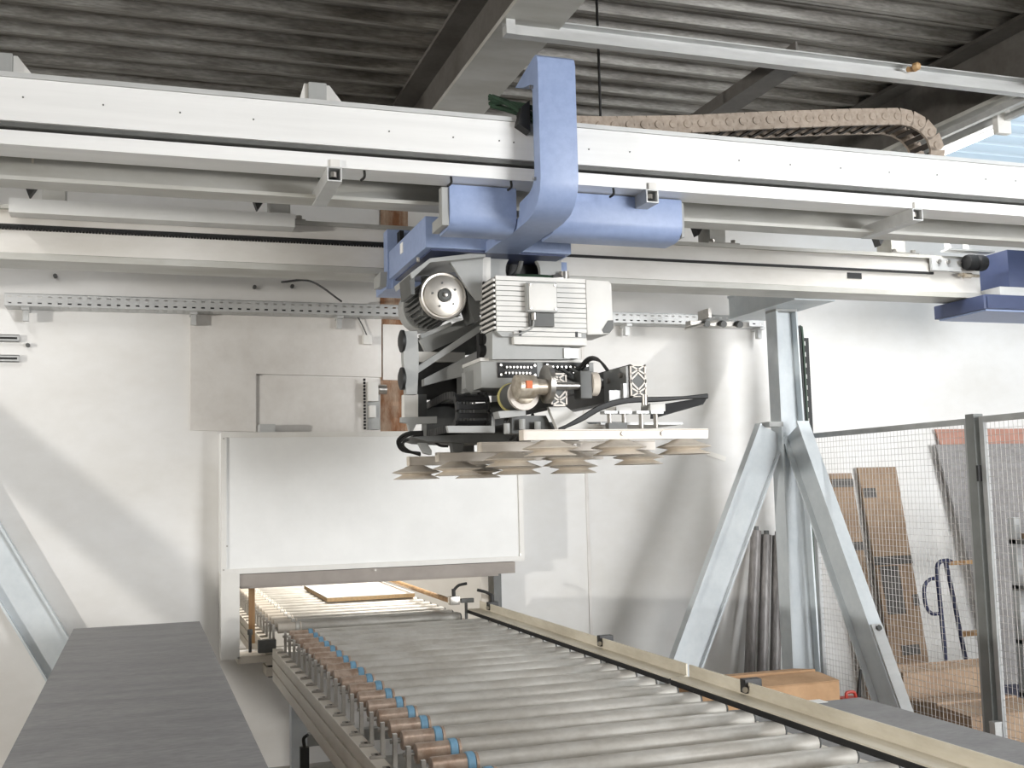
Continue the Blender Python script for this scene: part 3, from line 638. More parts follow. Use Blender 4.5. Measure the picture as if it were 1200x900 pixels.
# bracket and grey blocks below the pump
a = at(602, 388, Y=4.51); b = at(688, 405, Y=4.51)
bk = MB().box(a.x, b.x, 4.51, 4.70, b.z, b.z+.035).build('pump_bracket', M_white, gh, .004)
MB().box(a.x-.002, b.x-.03, 4.50, 4.51, b.z+.036, a.z).build('bracket_lip', M_white, bk)
for x_ in (a.x+.02, b.x-.06): MB().box(x_, x_+.012, 4.498, 4.502, b.z+.036, b.z+.06).build('slot', M_black, bk)
poly([(577, 388), (603, 388), (604, 405), (668, 407), (668, 421), (577, 421)], 4.54, .16).build('lift_block', M_grey, gh)
a = at(661, 408, Y=4.53); b = at(678, 420, Y=4.53)
MB().box(a.x, b.x, 4.53, 4.6, b.z, a.z).build('sensor', M_galv, gh)
# drive motor with polished brake disc
mc = Vector((1.283, 4.70, 2.472))
dm = MB().lathe([(.06, .05), (.084, .055), (.084, .34), (.05, .345)], mc, (0, 1, 0), 28).build('drive_motor', M_dgrey, gh)
for k in range(26):
    t_ = 2*math.pi*k/26; u_ = Vector((math.cos(t_), 0, math.sin(t_)))
    MB().slab(mc + u_*.092 + Vector((0, .08, 0)), mc + u_*.092 + Vector((0, .33, 0)), u_, .012, .003).build('cooling_fin', M_dgrey, dm)
MB().lathe([(.108, .34), (.112, .345), (.112, .44), (.10, .46), (.05, .462)], mc, (0, 1, 0), 28).build('fan_cowl', M_grey, dm)
MB().lathe([(.108, .03), (.110, .012), (.104, .002), (.096, .004), (.092, -.004), (.070, -.012), (.034, -.014), (.034, -.004)], mc, (0, 1, 0), 40).build('brake_disc', M_disc, dm, label='polished steel disc on the motor shaft')
MB().lathe([(.030, -.004), (.030, -.02), (.020, -.026), (.014, -.026)], mc, (0, 1, 0), 24).build('disc_hub', M_dgrey, dm)
MB().lathe([(.011, -.02), (.011, -.036), (.006, -.038)], mc, (0, 1, 0), 12).build('hub_bolt', M_steel, dm)
for k in range(5):
    t_ = k*1.2566 + .5
    MB().tube(mc + Vector((math.cos(t_)*.056, -.009, math.sin(t_)*.056)), mc + Vector((math.cos(t_)*.056, -.017, math.sin(t_)*.056)), .005, 8).build('disc_bolt', M_dgrey, dm)
MB().box(mc.x-.085, mc.x+.085, 4.755, 4.78, mc.z-.085, mc.z+.10).build('motor_flange', M_dgrey, dm, .004)
# angled motor bracket
tl = at(481, 320, Y=4.62); tm = at(500, 306, Y=4.68); tr = at(563, 302, Y=4.70)
mb = MB().prism([(tl.x, tl.z), (tm.x, tm.z+.0), (tr.x, tr.z+.01), (tr.x, tr.z-.012), (tm.x, tm.z-.018), (tl.x+.008, tl.z-.025)], 'y', 4.62, 4.95)
mbk = mb.build('motor_bracket', M_grey, gh)
poly([(527, 306), (566, 300), (565, 352), (559, 352), (547, 337)], 4.665, .02).build('bracket_web', M_grey, mbk)
poly([(547, 338), (562, 352), (562, 376), (556, 377), (550, 360)], 4.70, .14).build('bracket_drop', M_dgrey, mbk)
poly([(562, 300), (575, 298), (575, 330), (563, 330)], 4.675, .025).build('bracket_plate', M_white, mbk)
poly([(480, 322), (486, 322), (486, 345), (482, 345)], 4.64, .2).build('bracket_side', M_dgrey, mbk)
q = at(490, 307, Y=4.66); MB().tube(q, q + Vector((0, 0, .02)), .008, 8).build('bracket_bolt', M_steel, mbk)
# parallelogram lift linkage
poly([(473, 388), (489, 388), (491, 420), (489, 462), (476, 462), (473, 420)], 4.80, .05).build('link_plate', M_grey, gh)
poly([(490, 396), (560, 380), (566, 392), (558, 415), (490, 420)], 5.02, .02).build('linkage_back_plate', M_dgrey, gh)
poly([(492, 398), (535, 377), (560, 370), (572, 378), (572, 382), (500, 414)], 4.96, .03).build('linkage_channel', M_grey, gh)
poly([(490, 412), (545, 413), (545, 424), (490, 424)], 4.95, .03).build('linkage_tie', M_white, gh)
poly([(490, 425), (545, 420), (545, 470), (488, 468)], 5.02, .02).build('linkage_back_plate', M_black, gh)
def link_arm(a_, b_, Y, hw, nm, mt):
    p_ = at(*a_, Y=Y); q_ = at(*b_, Y=Y); return MB().slab(p_, q_, (0, 1, 0), .02, hw).build(nm, mt, gh, .003)
link_arm((485, 436), (571, 379), 4.86, .014, 'link_arm', M_grey)
link_arm((492, 395), (528, 380), 4.88, .010, 'link_arm', M_grey)
poly([(497, 452), (497, 444), (570, 406), (574, 424), (560, 437), (520, 446)], 4.88, .05).build('lower_link', M_grey, gh)
for px, py, h in ((477, 399, 14), (477, 443, 17)):
    p_ = at(px, py, Y=4.79)
    pv = MB().lathe([(.03, 0), (.052, .008), (.052, .02), (.03, .028)], (p_.x-.03, 4.82, p_.z), (1, 0, 0), 18).build('pivot_knob', M_black, gh)
    MB().tube((p_.x, 4.82, p_.z), (p_.x+.05, 4.82, p_.z), .012, 10).build('pivot_pin', M_dgrey, pv)
p_ = at(569, 406, Y=4.66)
MB().box(p_.x-.03, p_.x+.025, 4.66, 4.70, p_.z-.05, p_.z+.06).tube((p_.x-.035, 4.65, p_.z-.02), (p_.x+.01, 4.65, p_.z-.02), .024, 12).tube((p_.x-.01, 4.65, p_.z+.03), (p_.x+.015, 4.65, p_.z+.03), .022, 12).build('swivel_fitting', M_black, gh)
# control box with two connector plates
cz0, cz1 = 2.047, 2.165
cbx = MB().box(1.42, 1.96, 4.60, 5.0, cz0, cz1).build('control_box', M_grey, gh, .003)
MB().box(1.415, 1.965, 4.592, 5.005, cz1, cz1+.016).build('box_lid', M_white, cbx, .003)
for (pa, pb) in ((583, 629), (637, 690)):
    a = at(pa, 425, Y=4.598); b = at(pb, 443, Y=4.598)
    MB().box(a.x, b.x, 4.588, 4.5995, b.z, a.z).build('connector_plate', M_black, cbx, .002)
    ft = MB(); nx = 8
    for k in range(nx):
        for j in range(2):
            x_ = a.x + .035 + (b.x-a.x-.07)*k/(nx-1) - .006*j; z_ = a.z - .022 - .026*j
            ft.tube((x_, 4.588, z_), (x_, 4.57, z_), .0052, 8)
    ft.build('push_fittings', M_steel, cbx, kind='stuff')
    for x_, z_ in ((a.x+.012, a.z-.012), (b.x-.012, a.z-.012), (a.x+.012, b.z+.012), (b.x-.012, b.z+.012)):
        MB().tube((x_, 4.588, z_), (x_, 4.583, z_), .006, 8).build('plate_screw', M_steel, cbx)
poly([(545, 436), (563, 432), (563, 458), (575, 470), (560, 470), (546, 455)], 4.72, .06).build('side_bracket', M_grey, gh)
hs = MB()
for k in range(7):
    a_ = at(645 + 6*k, 432 + (k % 2)*4, Y=4.57); e_ = at(676 + 5*k, 446 + (k % 3)*3, Y=4.50)
    hs.path([a_, (a_+e_)/2 + Vector((0, -.03, -.01)), e_], .008, 6)
hs.build('hose_bundle', M_dgrey, gh)
hs = MB()
for k in range(3):
    hs.path([at(676+3*k, 434, Y=4.56), at(688+2*k, 420+k, Y=4.50), at(700+2*k, 420+2*k, Y=4.46), at(711+k, 434, Y=4.46)], .005, 6)
hs.build('looped_hoses', M_black, gh)
# swivel drum, encoder and cross shaft
sc = at(614, 462, Y=4.36)
dr = MB().lathe([(.05, 0), (.06, .004), (.06, .17), (.05, .174)], sc, (0, 1, 0), 30).build('swivel_drum', M_dgrey, gh)
MB().lathe([(.062, .15), (.064, .155), (.064, .172), (.05, .176)], sc, (0, 1, 0), 30).build('drum_ring', M_yellow, dr)
MB().lathe([(.04, -.006), (.068, -.006), (.068, .02), (.060, .024)], sc, (0, 1, 0), 30).build('drum_ring', M_bar, dr)
MB().lathe([(.03, -.03), (.042, -.026), (.042, -.004)], sc, (0, 1, 0), 24).build('drum_face', M_brass, dr)
e0 = at(604, 453, Y=4.30); e1 = at(626, 453, Y=4.30)
en = MB().lathe([(.03, 0), (.05, .004), (.05, e1.x-e0.x), (.03, e1.x-e0.x+.002)], (e0.x, 4.30, e0.z), (1, .12, 0), 26).build('encoder', M_brass, gh)
la = at(617, 446, Y=4.25); lb = at(624, 455, Y=4.25)
MB().box(la.x, lb.x, 4.247, 4.262, lb.z, la.z).build('orange_label', M_orange, en)
MB().lathe([(.034, 0), (.034, .06), (.044, .065), (.044, .08)], (e1.x, 4.31, e0.z), (1, .05, 0), 22).build('encoder_neck', M_brass, en)
f0 = at(643, 450, Y=4.33)
MB().lathe([(.05, 0), (.082, .006), (.082, .028), (.06, .034)], (f0.x-.02, 4.34, f0.z), (1, 0, 0), 30).build('shaft_flange', M_steel, gh)
MB().tube((f0.x, 4.36, f0.z-.004), (f0.x+.17, 4.36, f0.z-.004), .016, 14).build('cross_shaft', M_steel, gh)
MB().box(f0.x+.15, f0.x+.205, 4.34, 4.42, f0.z-.06, f0.z+.06).build('shaft_clamp', M_dgrey, gh, .008)
MB().lathe([(.03, 0), (.052, .003), (.052, .035), (.03, .038)], (f0.x+.206, 4.38, f0.z+.006), (1, 0, 0), 24).build('shaft_collar', M_cup, gh)
# extruded profiles running front to back
for (pa, pb, ya_, yb2) in ((645, 665, 437, 476), (738, 758, 427, 466)):
    Yp = 4.40
    a = at(pa, ya_, Y=Yp); b = at(pb, yb2, Y=Yp)
    pr_ = MB().box(a.x, b.x, Yp+.004, 5.25, b.z, a.z).build('extruded_profile', M_dgrey, gh)  # dark grey body paints in the shaded side and hollows of the aluminium
    wd = b.x-a.x; hh = a.z-b.z; t_ = .007; mb = MB()
    def bar2(x1, z1, x2, z2): mb.slab((x1, Yp+.002, z1), (x2, Yp+.002, z2), (0, 1, 0), .003, t_/2)
    mb.box(a.x, a.x+t_, Yp-.001, Yp+.004, b.z, a.z).box(b.x-t_, b.x, Yp-.001, Yp+.004, b.z, a.z)
    mb.box(a.x, b.x, Yp-.001, Yp+.004, a.z-t_, a.z).box(a.x, b.x, Yp-.001, Yp+.004, b.z, b.z+t_)
    q3 = hh*.3
    for (z1, z2) in ((a.z-.003, a.z-q3), (b.z+.003, b.z+q3)):
        bar2(a.x+.003, z1, b.x-.003, z2); bar2(b.x-.003, z1, a.x+.003, z2)
    bar2((a.x+b.x)/2, a.z-q3*.8, a.x, (a.z+b.z)/2); bar2((a.x+b.x)/2, a.z-q3*.8, b.x, (a.z+b.z)/2)
    bar2((a.x+b.x)/2, b.z+q3*.8, a.x, (a.z+b.z)/2); bar2((a.x+b.x)/2, b.z+q3*.8, b.x, (a.z+b.z)/2)
    mb.build('profile_end_web', M_bar, pr_)
    MB().box(a.x-.002, a.x, Yp+.03, 5.2, (a.z+b.z)/2-.006, (a.z+b.z)/2+.006).build('profile_groove', M_black, pr_)
a = at(738, 428, Y=4.40); b = at(738, 470, Y=4.40)
gp_ = MB().box(a.x-.014, a.x-.003, 4.41, 4.66, b.z+.0, a.z-.004).build('side_plate', M_grey, gh)
MB().box(a.x-.03, a.x-.014, 4.41, 4.44, b.z+.0, b.z+.08).box(a.x-.09, a.x-.03, 4.43, 4.44, b.z-.01, b.z+.05).build('plate_foot', M_galv, gp_)
for y_, z_ in ((4.46, .12), (4.6, .11), (4.52, .05)):
    MB().tube((a.x-.014, y_, b.z+z_), (a.x-.026, y_, b.z+z_), .012, 8).build('plate_bolt', M_steel, gp_)
poly([(643, 477), (664, 477), (690, 497), (724, 497), (724, 507), (655, 507)], 4.44, .03).build('deflector', M_white, gh)
poly([(600, 487), (640, 487), (650, 508), (600, 508)], 4.50, .1).build('saddle', M_dgrey, gh)
poly([(584, 482), (616, 480), (616, 487), (586, 490)], 4.40, .08).build('drum_saddle', M_grey, gh)
poly([(500, 478), (590, 470), (604, 507), (500, 512)], 5.08, .1).build('rear_bulkhead', M_dgrey, gh)
for k in range(6):
    MB().path([at(596 + 7*k, 486 + (k % 2)*3, Y=4.56), at(592 + 9*k, 497, Y=4.52), at(604 + 6*k, 507 + (k % 3), Y=4.60), at(598 + 9*k, 515, Y=4.68)], .008, 6).build('wrist_hose', M_black, gh)
for px, py in ((594, 503), (612, 498), (630, 501)):
    p_ = at(px, py, Y=4.47); MB().tube(p_ - Vector((0, 0, .02)), p_ + Vector((0, 0, .025)), .014, 10).build('wrist_fitting', M_grey, gh)
# dark base frame and chain at the far end of the gripper
poly([(482, 512), (650, 503), (652, 512), (560, 520), (500, 517)], 4.85, .3).build('base_frame', M_dgrey, gh)
MB().box(1.60, 2.15, 4.70, 5.2, 1.86, 1.90).build('base_frame', M_dgrey, gh)
poly([(524, 499), (576, 499), (576, 488), (580, 488), (580, 507), (526, 507)], 4.58, .03).build('angle_bracket', M_grey, gh)
poly([(474, 462), (490, 462), (490, 489), (474, 489)], 4.95, .06).build('end_block', M_white, gh)
poly([(470, 489), (512, 488), (512, 496), (488, 497), (484, 505), (480, 505), (478, 496), (470, 495)], 4.90, .03).build('end_bracket', M_grey, gh)
poly([(490, 462), (500, 462), (500, 490), (490, 490)], 5.0, .05).build('end_block', M_dgrey, gh)
a = at(536, 458, Y=4.56); b = at(574, 502, Y=4.56); zc_ = (a.z+b.z)/2; rc_ = (a.z-b.z)/2 - .008
loop = [(5.15, zc_+rc_*.75), (5.0, zc_+rc_*.85), (4.85, zc_+rc_*.95), (4.74, zc_+rc_)] + [(4.65 - math.sin(t_)*.085, zc_+math.cos(t_)*rc_) for t_ in (.35, .85, 1.35, 1.85, 2.35, 2.85)] + [(4.74, zc_-rc_), (4.85, zc_-rc_), (5.0, zc_-rc_*1.05), (5.15, zc_-rc_*1.1)]
lp = resample([Vector((0, y_, z_)) for y_, z_ in loop], .042)
hc = MB().box(a.x+.005, b.x-.005, 5.12, 5.20, zc_-rc_*1.1-.02, zc_-rc_*1.1+.02).build('hose_chain', M_black, gh, label='small black plastic hose chain')
for p_, q_ in zip(lp, lp[1:]):
    d_ = (q_-p_).normalized(); n_ = Vector((0, -d_.z, d_.y)); m_ = (p_+q_)/2
    MB().slab(m_ + Vector((a.x, 0, 0)) - d_*.019, m_ + Vector((a.x, 0, 0)) + d_*.019, (1, 0, 0), .005, .017).build('link', M_black, hc)
    MB().slab(m_ + Vector((b.x, 0, 0)) - d_*.019, m_ + Vector((b.x, 0, 0)) + d_*.019, (1, 0, 0), .005, .017).build('link', M_black, hc)
    MB().slab(m_ + Vector((a.x+.005, 0, 0)), m_ + Vector((b.x-.005, 0, 0)), d_, .011, .004).build('crossbar', M_rubber, hc)
hs = MB()
for k in range(5):
    hs.path([(a.x+.02+.016*k, 5.1, zc_-rc_), (a.x+.02+.016*k, 4.9, zc_-rc_+.0), (a.x+.02+.016*k, 4.62, zc_-rc_*.7), (a.x+.02+.016*k, 4.595, zc_), (a.x+.02+.016*k, 4.62, zc_+rc_*.7), (a.x+.02+.016*k, 4.9, zc_+rc_*.8)], .006, 6)
hs.build('chain_hoses', M_dgrey, gh)
for k, (dx, dy) in enumerate(((0, 0), (3, 2), (6, 5))):
    MB().path([at(496, 506+dy, Y=4.95), at(476+dx, 508+dy, Y=4.98), at(466+dx, 517+dy*.6, Y=5.02), at(472+dx, 528, Y=5.08), at(492, 531+k, Y=5.15)], .007, 7).build('loop_hose', M_black, gh)
MB().path([at(505, 514, Y=4.95), at(515, 522, Y=4.95), at(525, 523, Y=4.95)], .006, 6).build('loop_hose', M_black, gh)
poly([(489, 514), (497, 514), (506, 528), (506, 533), (498, 531)], 5.0, .05).build('hanger', M_grey, gh)
poly([(529, 515), (545, 515), (542, 530), (531, 530)], 4.9, .05).build('hanger', M_dgrey, gh)
# black bundle reaching to the side, pins and blocks over the first bar
def tail(k): return [at(655, 503+k*.6, Y=4.34), at(680, 493-k, Y=4.33), at(705, 479-k*1.2, Y=4.33), at(735, 471-k, Y=4.33), at(775, 469-k*.7, Y=4.33), at(829, 463+k*.8, Y=4.34)]
for k in range(4): MB().path(tail(k), .0075, 7).build('side_hose', M_black, gh)
MB().hexa([at(762, 476, Y=4.42), at(762, 491, Y=4.42), at(764, 491, Y=4.55), at(764, 476, Y=4.55), at(829, 465, Y=4.42), at(824, 473, Y=4.42), at(824, 474, Y=4.55), at(829, 466, Y=4.55)]).build('side_sleeve', M_rubber, gh)
for px in (714, 731, 751, 768):
    p_ = at(px, 485, Y=4.33); q_ = at(px, 502, Y=4.33)
    pn = MB().tube(p_, Vector((p_.x, 4.33, q_.z)), .010, 10).build('spring_pin', M_steel, gh)
    MB().box(p_.x-.03, p_.x+.03, 4.31, 4.36, p_.z, p_.z+.012).build('pin_head', M_galv, pn)
a = at(762, 473, Y=4.40); b = at(780, 482, Y=4.40)
MB().box(a.x, b.x, 4.40, 4.5, b.z, a.z).build('valve_block', M_white, gh, .004)
a = at(722, 476, Y=4.38); b = at(741, 483, Y=4.38)
MB().box(a.x, b.x, 4.38, 4.5, b.z, a.z).build('valve_block', M_white, gh, .004)
p_ = at(753, 470, Y=4.345); MB().tube(p_ - Vector((0, .02, .02)), p_ + Vector((0, -.02, .025)), .014, 12).build('elbow_fitting', M_steel, gh)
MB().box(1.9, 2.3, 4.40, 4.9, 1.868, 1.878).build('spreader_plate', M_galv, gh)
# suction bars with bellows cups
cupm = None
def cups(bar_, y_, z_, xs):
    global cupm
    for x_ in xs:
        if cupm is None:
            cupm = MB().lathe([(.035, 0), (.052, -.005), (.062, -.012), (.118, -.032), (.120, -.035), (.074, -.043), (.070, -.046), (.112, -.064), (.115, -.067), (.06, -.064)], (x_, y_, z_), (0, 0, 1), 28).build('suction_cup', M_cup, bar_)
            cups.o = Vector((x_, y_, z_))
        else: inst(cupm, 'suction_cup', bar_, Vector((x_, y_, z_)) - cups.o)
for (pl, py_, Yb, L, cxs) in ((615, 503.5, 4.30, .86, (801, 725, 645)), (565, 518, 4.65, .85, (748, 665, 598)), (515, 530, 5.0, .84, (672, 606, 536)), (481, 535, 5.25, .6, (488, 560))):
    p_ = at(pl, py_, Y=Yb)
    bar_ = MB().prism([(Yb, p_.z), (Yb+.06, p_.z), (Yb+.06, p_.z-.044), (Yb+.004, p_.z-.044), (Yb+.004, p_.z-.006), (Yb, p_.z-.004)], 'x', p_.x, p_.x+L).build('suction_bar', M_bar, gh)
    MB().box(p_.x-.006, p_.x, Yb+.001, Yb+.059, p_.z-.044, p_.z).build('bar_cap', M_cup, bar_)
    for cx_ in cxs: cups(bar_, Yb+.03, p_.z-.044, [at(cx_, py_+14, Y=Yb+.03).x])
    for fr in (.52, .74):
        MB().tube((p_.x+L*fr, Yb, p_.z-.02), (p_.x+L*fr, Yb-.006, p_.z-.02), .009, 8).build('bar_bolt', M_steel, bar_)
    MB().box(p_.x+L*.45, p_.x+L*.55, Yb+.01, Yb+.05, p_.z, 1.872 if Yb < 4.9 else p_.z+.06).build('bar_hanger', M_dgrey, bar_)
# ------------------------------------------------------------------ second carriage at the end of the rear beam
c2 = thing('end_carriage', 'dark blue carriage end with black bumper at the beam tip', 'carriage', (5.2, 5.5, 2.6))
a = at(1094, 355, Y=5.72)
MB().prism([(a.x, 2.615), (5.9, 2.615), (5.9, 2.705), (a.x+.02, 2.705), (a.x, 2.70)], 'y', 5.28, 5.72).build('lower_shoe', M_navy, c2, .004)
MB().box(a.x+.02, 5.9, 5.272, 5.279, 2.62, 2.69).build('shoe_face', M_navy, c2)
MB().box(a.x+.02, 5.9, 5.29, 5.70, 2.604, 2.614).build('shoe_base', M_blue, c2)
MB().prism([(5.30, 2.707), (5.62, 2.707), (5.62, 2.76), (5.30, 2.76)], 'x', 4.97, 5.9).build('grey_arm', M_galv, c2)
MB().box(5.14, 5.9, 5.40, 5.7, 2.77, 3.02).build('carriage_body', M_navy, c2, .006)
a = at(1133, 307, Y=5.36)
MB().lathe([(.025, 0), (.045, .004), (.05, .02), (.05, .06), (.042, .07), (.042, .075), (.05, .085), (.05, .12), (.045, .14), (.03, .145)], (a.x, 5.37, a.z), (1, 0, 0), 22).build('bumper', M_rubber, c2)
MB().box(a.x-.22, a.x-.0, 5.41, 5.43, a.z-.05, a.z+.03).build('stop_plate', M_galv, c2)
MB().box(a.x-.13, a.x+.22, 5.36, 5.43, a.z+.07, a.z+.08).box(a.x-.1, a.x-.09, 5.38, 5.43, a.z+.08, a.z+.13).box(a.x+.04, a.x+.05, 5.38, 5.43, a.z+.08, a.z+.13).build('top_plate', M_galv, c2)
for dx in (-.17, -.1, -.02): MB().tube((a.x+dx, 5.41, a.z+.005), (a.x+dx, 5.395, a.z+.005), .012, 8).build('stop_bolt', M_steel, c2)
MB().tube((a.x-.03, 5.40, a.z-.075), (a.x+.12, 5.40, a.z-.075), .010, 10).tube((a.x, 5.40, a.z-.075), (a.x+.06, 5.40, a.z-.075), .017, 6).build('stop_screw', M_brass, c2)
# ------------------------------------------------------------------ mesh safety fence
FX = 4.0; FZ = 1.92
sf = thing('safety_fence', 'grey framed wire mesh safety fence with square posts', 'fence', (FX, 4.6, 0))
def post(y_):
    p_ = MB().box(FX-.03, FX+.03, y_-.03, y_+.03, .012, FZ).build('post', M_post, sf, .004)
    MB().box(FX-.07, FX+.07, y_-.07, y_+.07, 0, .012).build('base_plate', M_fence, p_)
    return p_
p_ = post(4.50)
MB().box(FX-.035, FX+.02, 4.455, 4.469, 1.58, 1.66).build('latch', M_black, p_)
MB().box(FX-.055, FX+.01, 4.43, 4.468, .02, .40).box(FX-.057, FX+.012, 4.428, 4.468, .40, .41).build('post_socket', M_galv, p_)
post(3.05)
def panel(y0, y1, z0, z1):
    MB().box(FX-.012, FX+.012, y0, y1, z1-.03, z1).build('top_rail', M_fence, sf)
    MB().box(FX-.012, FX+.012, y0, y1, z0, z0+.03).build('bottom_rail', M_fence, sf)
    for y_ in (y0, y1-.03): MB().box(FX-.012, FX+.012, y_, y_+.03, z0+.03, z1-.03).build('stile', M_fence, sf)
    wm = MB(); y_ = y0+.03
    while y_ < y1-.03: wm.tube((FX, y_, z0+.02), (FX, y_, z1-.02), .0013, 4); y_ += .03
    z_ = z0+.04
    while z_ < z1-.03: wm.tube((FX+.003, y0+.01, z_), (FX+.003, y1-.01, z_), .0012, 4); z_ += .034
    wm.build('wire_mesh', M_wire, sf, kind='stuff')
panel(4.532, 5.94, .10, 1.90)
panel(3.10, 4.455, .10, 1.905)
# ------------------------------------------------------------------ goods behind the fence, leaning on the wall
def lean(name, label, cat, xs, topz, Yt, Yb_, th, mt, xb=None, group=None):
    xb = xb or xs; d_ = Vector((0, Yb_-Yt, -topz)).normalized(); n_ = Vector((0, d_.z, -d_.y)); n_ = n_ if n_.y > 0 else -n_
    f = [Vector((xb[0], Yb_, .002)), Vector((xb[1], Yb_, .002)), Vector((xs[1], Yt, topz)), Vector((xs[0], Yt, topz))]
    bk = [v + n_*th for v in f]
    lift = -min(0, min(v.z for v in bk)) + .001
    t_ = thing(name, label, cat, ((xs[0]+xs[1])/2, Yb_, 0), group)
    o = MB().hexa([f[0], f[1], bk[1], bk[0], f[3], f[2], bk[2], bk[3]]); o.v = [v + Vector((0, 0, lift)) for v in o.v]
    o.build('board', mt, t_)
    def band(z0, z1, u0=-.01, u1=1.01, nm='tape_band', m_=M_tape):
        def pt(u, z, off):
            k = (z-.002)/(topz-.002); xl = xb[0]+(xs[0]-xb[0])*k; xr = xb[1]+(xs[1]-xb[1])*k
            return Vector((xl+(xr-xl)*u, Yb_+(Yt-Yb_)*k, z+lift)) - n_*off
        MB().hexa([pt(u0, z0, .004), pt(u1, z0, .004), pt(u1, z0, .0), pt(u0, z0, .0), pt(u0, z1, .004), pt(u1, z1, .004), pt(u1, z1, 0), pt(u0, z1, 0)]).build(nm, m_, t_)
    return band
Yt = 6.66
Yt = 6.70; Yf = 6.62
a = at(973, 555, Y=Yt); b = at(1003, 553, Y=Yt)
bd_ = lean('wrapped_plank', 'narrow brown wrapped plank with dark tape bands leaning on wall', 'plank', (a.x, b.x-.04), a.z, Yt, Yf, .02, M_cardg, (at(1020, 830, Y=Yf).x, at(1049, 830, Y=Yf).x-.04))
for z0 in (a.z-.10, a.z-.55, a.z-1.0): bd_(z0, z0+.06)
a = at(1005, 548, Y=Yt); b = at(1050, 548, Y=Yt)
bd_ = lean('wrapped_plank', 'broad brown wrapped plank with a painted shadow patch leaning on wall', 'plank', (a.x, b.x), a.z, Yt, Yf, .02, M_cardg, (at(1056, 830, Y=Yf).x, at(1097, 830, Y=Yf).x))
bd_(a.z-.22, a.z-.15, .02, .35); bd_(a.z-.70, a.z-.64); bd_(a.z-1.05, a.z-.71, .1, .6, 'shadow_patch'); bd_(a.z-1.0, a.z-.92, .85, 1.01); bd_(.35, .42, .3, .8)  # the large patch paints a shadow region onto the plank
a = at(1098, 521, Y=6.66); b = at(1160, 740, Y=6.62); kx = (b.x-a.x)/(a.z-b.z)*a.z
lean('grey_board', 'large grey fibre sheet leaning on the wall behind the fence', 'board', (a.x, a.x+1.35), a.z, 6.675, 6.60, .02, M_gboard, (a.x+kx, a.x+kx+1.35))
lean('red_board', 'tall red-brown board leaning behind the grey sheet', 'board', (a.x+.04, a.x+1.3), at(1102, 503, Y=6.7).z, 6.715, 6.64, .012, M_rboard, (a.x+kx+.16, a.x+kx+1.4))
# blue trolley
tr_ = thing('trolley', 'dark blue tubular hand trolley with curved handle', 'trolley', (4.95, 5.75, 0))
Yq = 5.85
def q_(px, py, Y=Yq): return at(px, py, Y=Y)
MB().path([q_(1114, 815), q_(1107, 760), q_(1100, 690), q_(1098, 668), q_(1101, 659), q_(1110, 657), q_(1116, 659)], .014, 8).build('push_frame', M_trolley, tr_)
MB().path([q_(1108, 658), q_(1117, 700), q_(1126, 745), q_(1137, 800)], .014, 8).build('push_frame', M_trolley, tr_)
MB().path([q_(1099, 677), q_(1088, 680), q_(1083, 690), q_(1085, 710), q_(1092, 719), q_(1101, 719)], .012, 8).build('handle', M_trolley, tr_)
MB().box(q_(1112, 658).x, q_(1145, 660).x, Yq-.02, Yq+.02, q_(1112, 660).z-.012, q_(1112, 660).z+.012).build('top_slat', M_wood, tr_)
MB().box(q_(1126, 743).x, q_(1150, 745).x, Yq-.02, Yq+.02, q_(1126, 743).z-.015, q_(1126, 743).z+.015).build('cross_slat', M_wood, tr_)
xw = q_(1114, 815).x
MB().box(xw-.02, xw+.75, Yq-.35, Yq+.25, .16, .20).build('platform', M_trolley, tr_)
for dx in (.08, .62):
    for dy in (-.27, .17):
        wh = MB().lathe([(.03, 0), (.08, .004), (.08, .036), (.03, .04)], (xw+dx, Yq+dy, .08), (0, 1, 0), 18).build('wheel', M_rubber, tr_)
        MB().box(xw+dx-.02, xw+dx+.02, Yq+dy-.008, Yq+dy+.048, .085, .16).build('fork', M_grey, wh)
# rack of boards further right
zz = .30
sh = thing('board_rack', 'low rack with grey uprights holding brown offcut boards', 'rack', (5.55, 5.1, 0))
for dx in (0, 1.0):
    for dy in (0, .55): MB().box(5.05+dx, 5.10+dx, 4.85+dy, 4.90+dy, 0, 1.35).build('upright', M_fence, sh)
for z_ in (.30, .62, .94, 1.22): MB().box(5.05, 6.10, 4.85, 5.45, z_-.03, z_).build('shelf', M_dgrey, sh)
for i, z_ in enumerate((.30, .62, .94, 1.22)):
    for k in range(3):
        o = MB().box(5.115+.02*k, 6.035-.03*k, 4.80, 5.42-.04*k, z_+.0305*k+.0005, z_+.0305*(k+1)).build('offcut_board', (M_cardg, M_gboard, M_tape)[(i+k) % 3])
        tag(o, ('brown', 'pale grey', 'dark grey')[(i+k) % 3] + ' offcut board, ' + ('bottom', 'middle', 'top')[k] + ' one on the ' + ('lowest', 'second', 'third', 'highest')[i] + ' rack shelf', 'board', 'offcuts on the rack')
# cardboard boxes
def carton(name, label, x0, x1, y0, y1, z0, z1, flap=True, mt=M_card):
    t_ = thing(name, label, 'box', ((x0+x1)/2, (y0+y1)/2, z0))
    MB().box(x0, x1, y0, y1, z0, z1).build('body', mt, t_, .004)
    if flap:
        ym = (y0+y1)/2
        MB().hexa([(x0, y0, z1+.001), (x1, y0, z1+.001), (x1, ym-.01, z1+.001), (x0, ym-.01, z1+.001), (x0, y0, z1+.005), (x1, y0, z1+.005), (x1, ym-.012, z1+.02), (x0, ym-.012, z1+.02)]).build('flap', mt, t_)
        MB().hexa([(x0, ym+.005, z1+.001), (x1, ym+.005, z1+.001), (x1, y1, z1+.001), (x0, y1, z1+.001), (x0, ym+.007, z1+.032), (x1, ym+.007, z1+.028), (x1, y1, z1+.005), (x0, y1, z1+.005)]).build('flap', mt, t_)
    return t_
a = at(985, 797, Y=4.45)
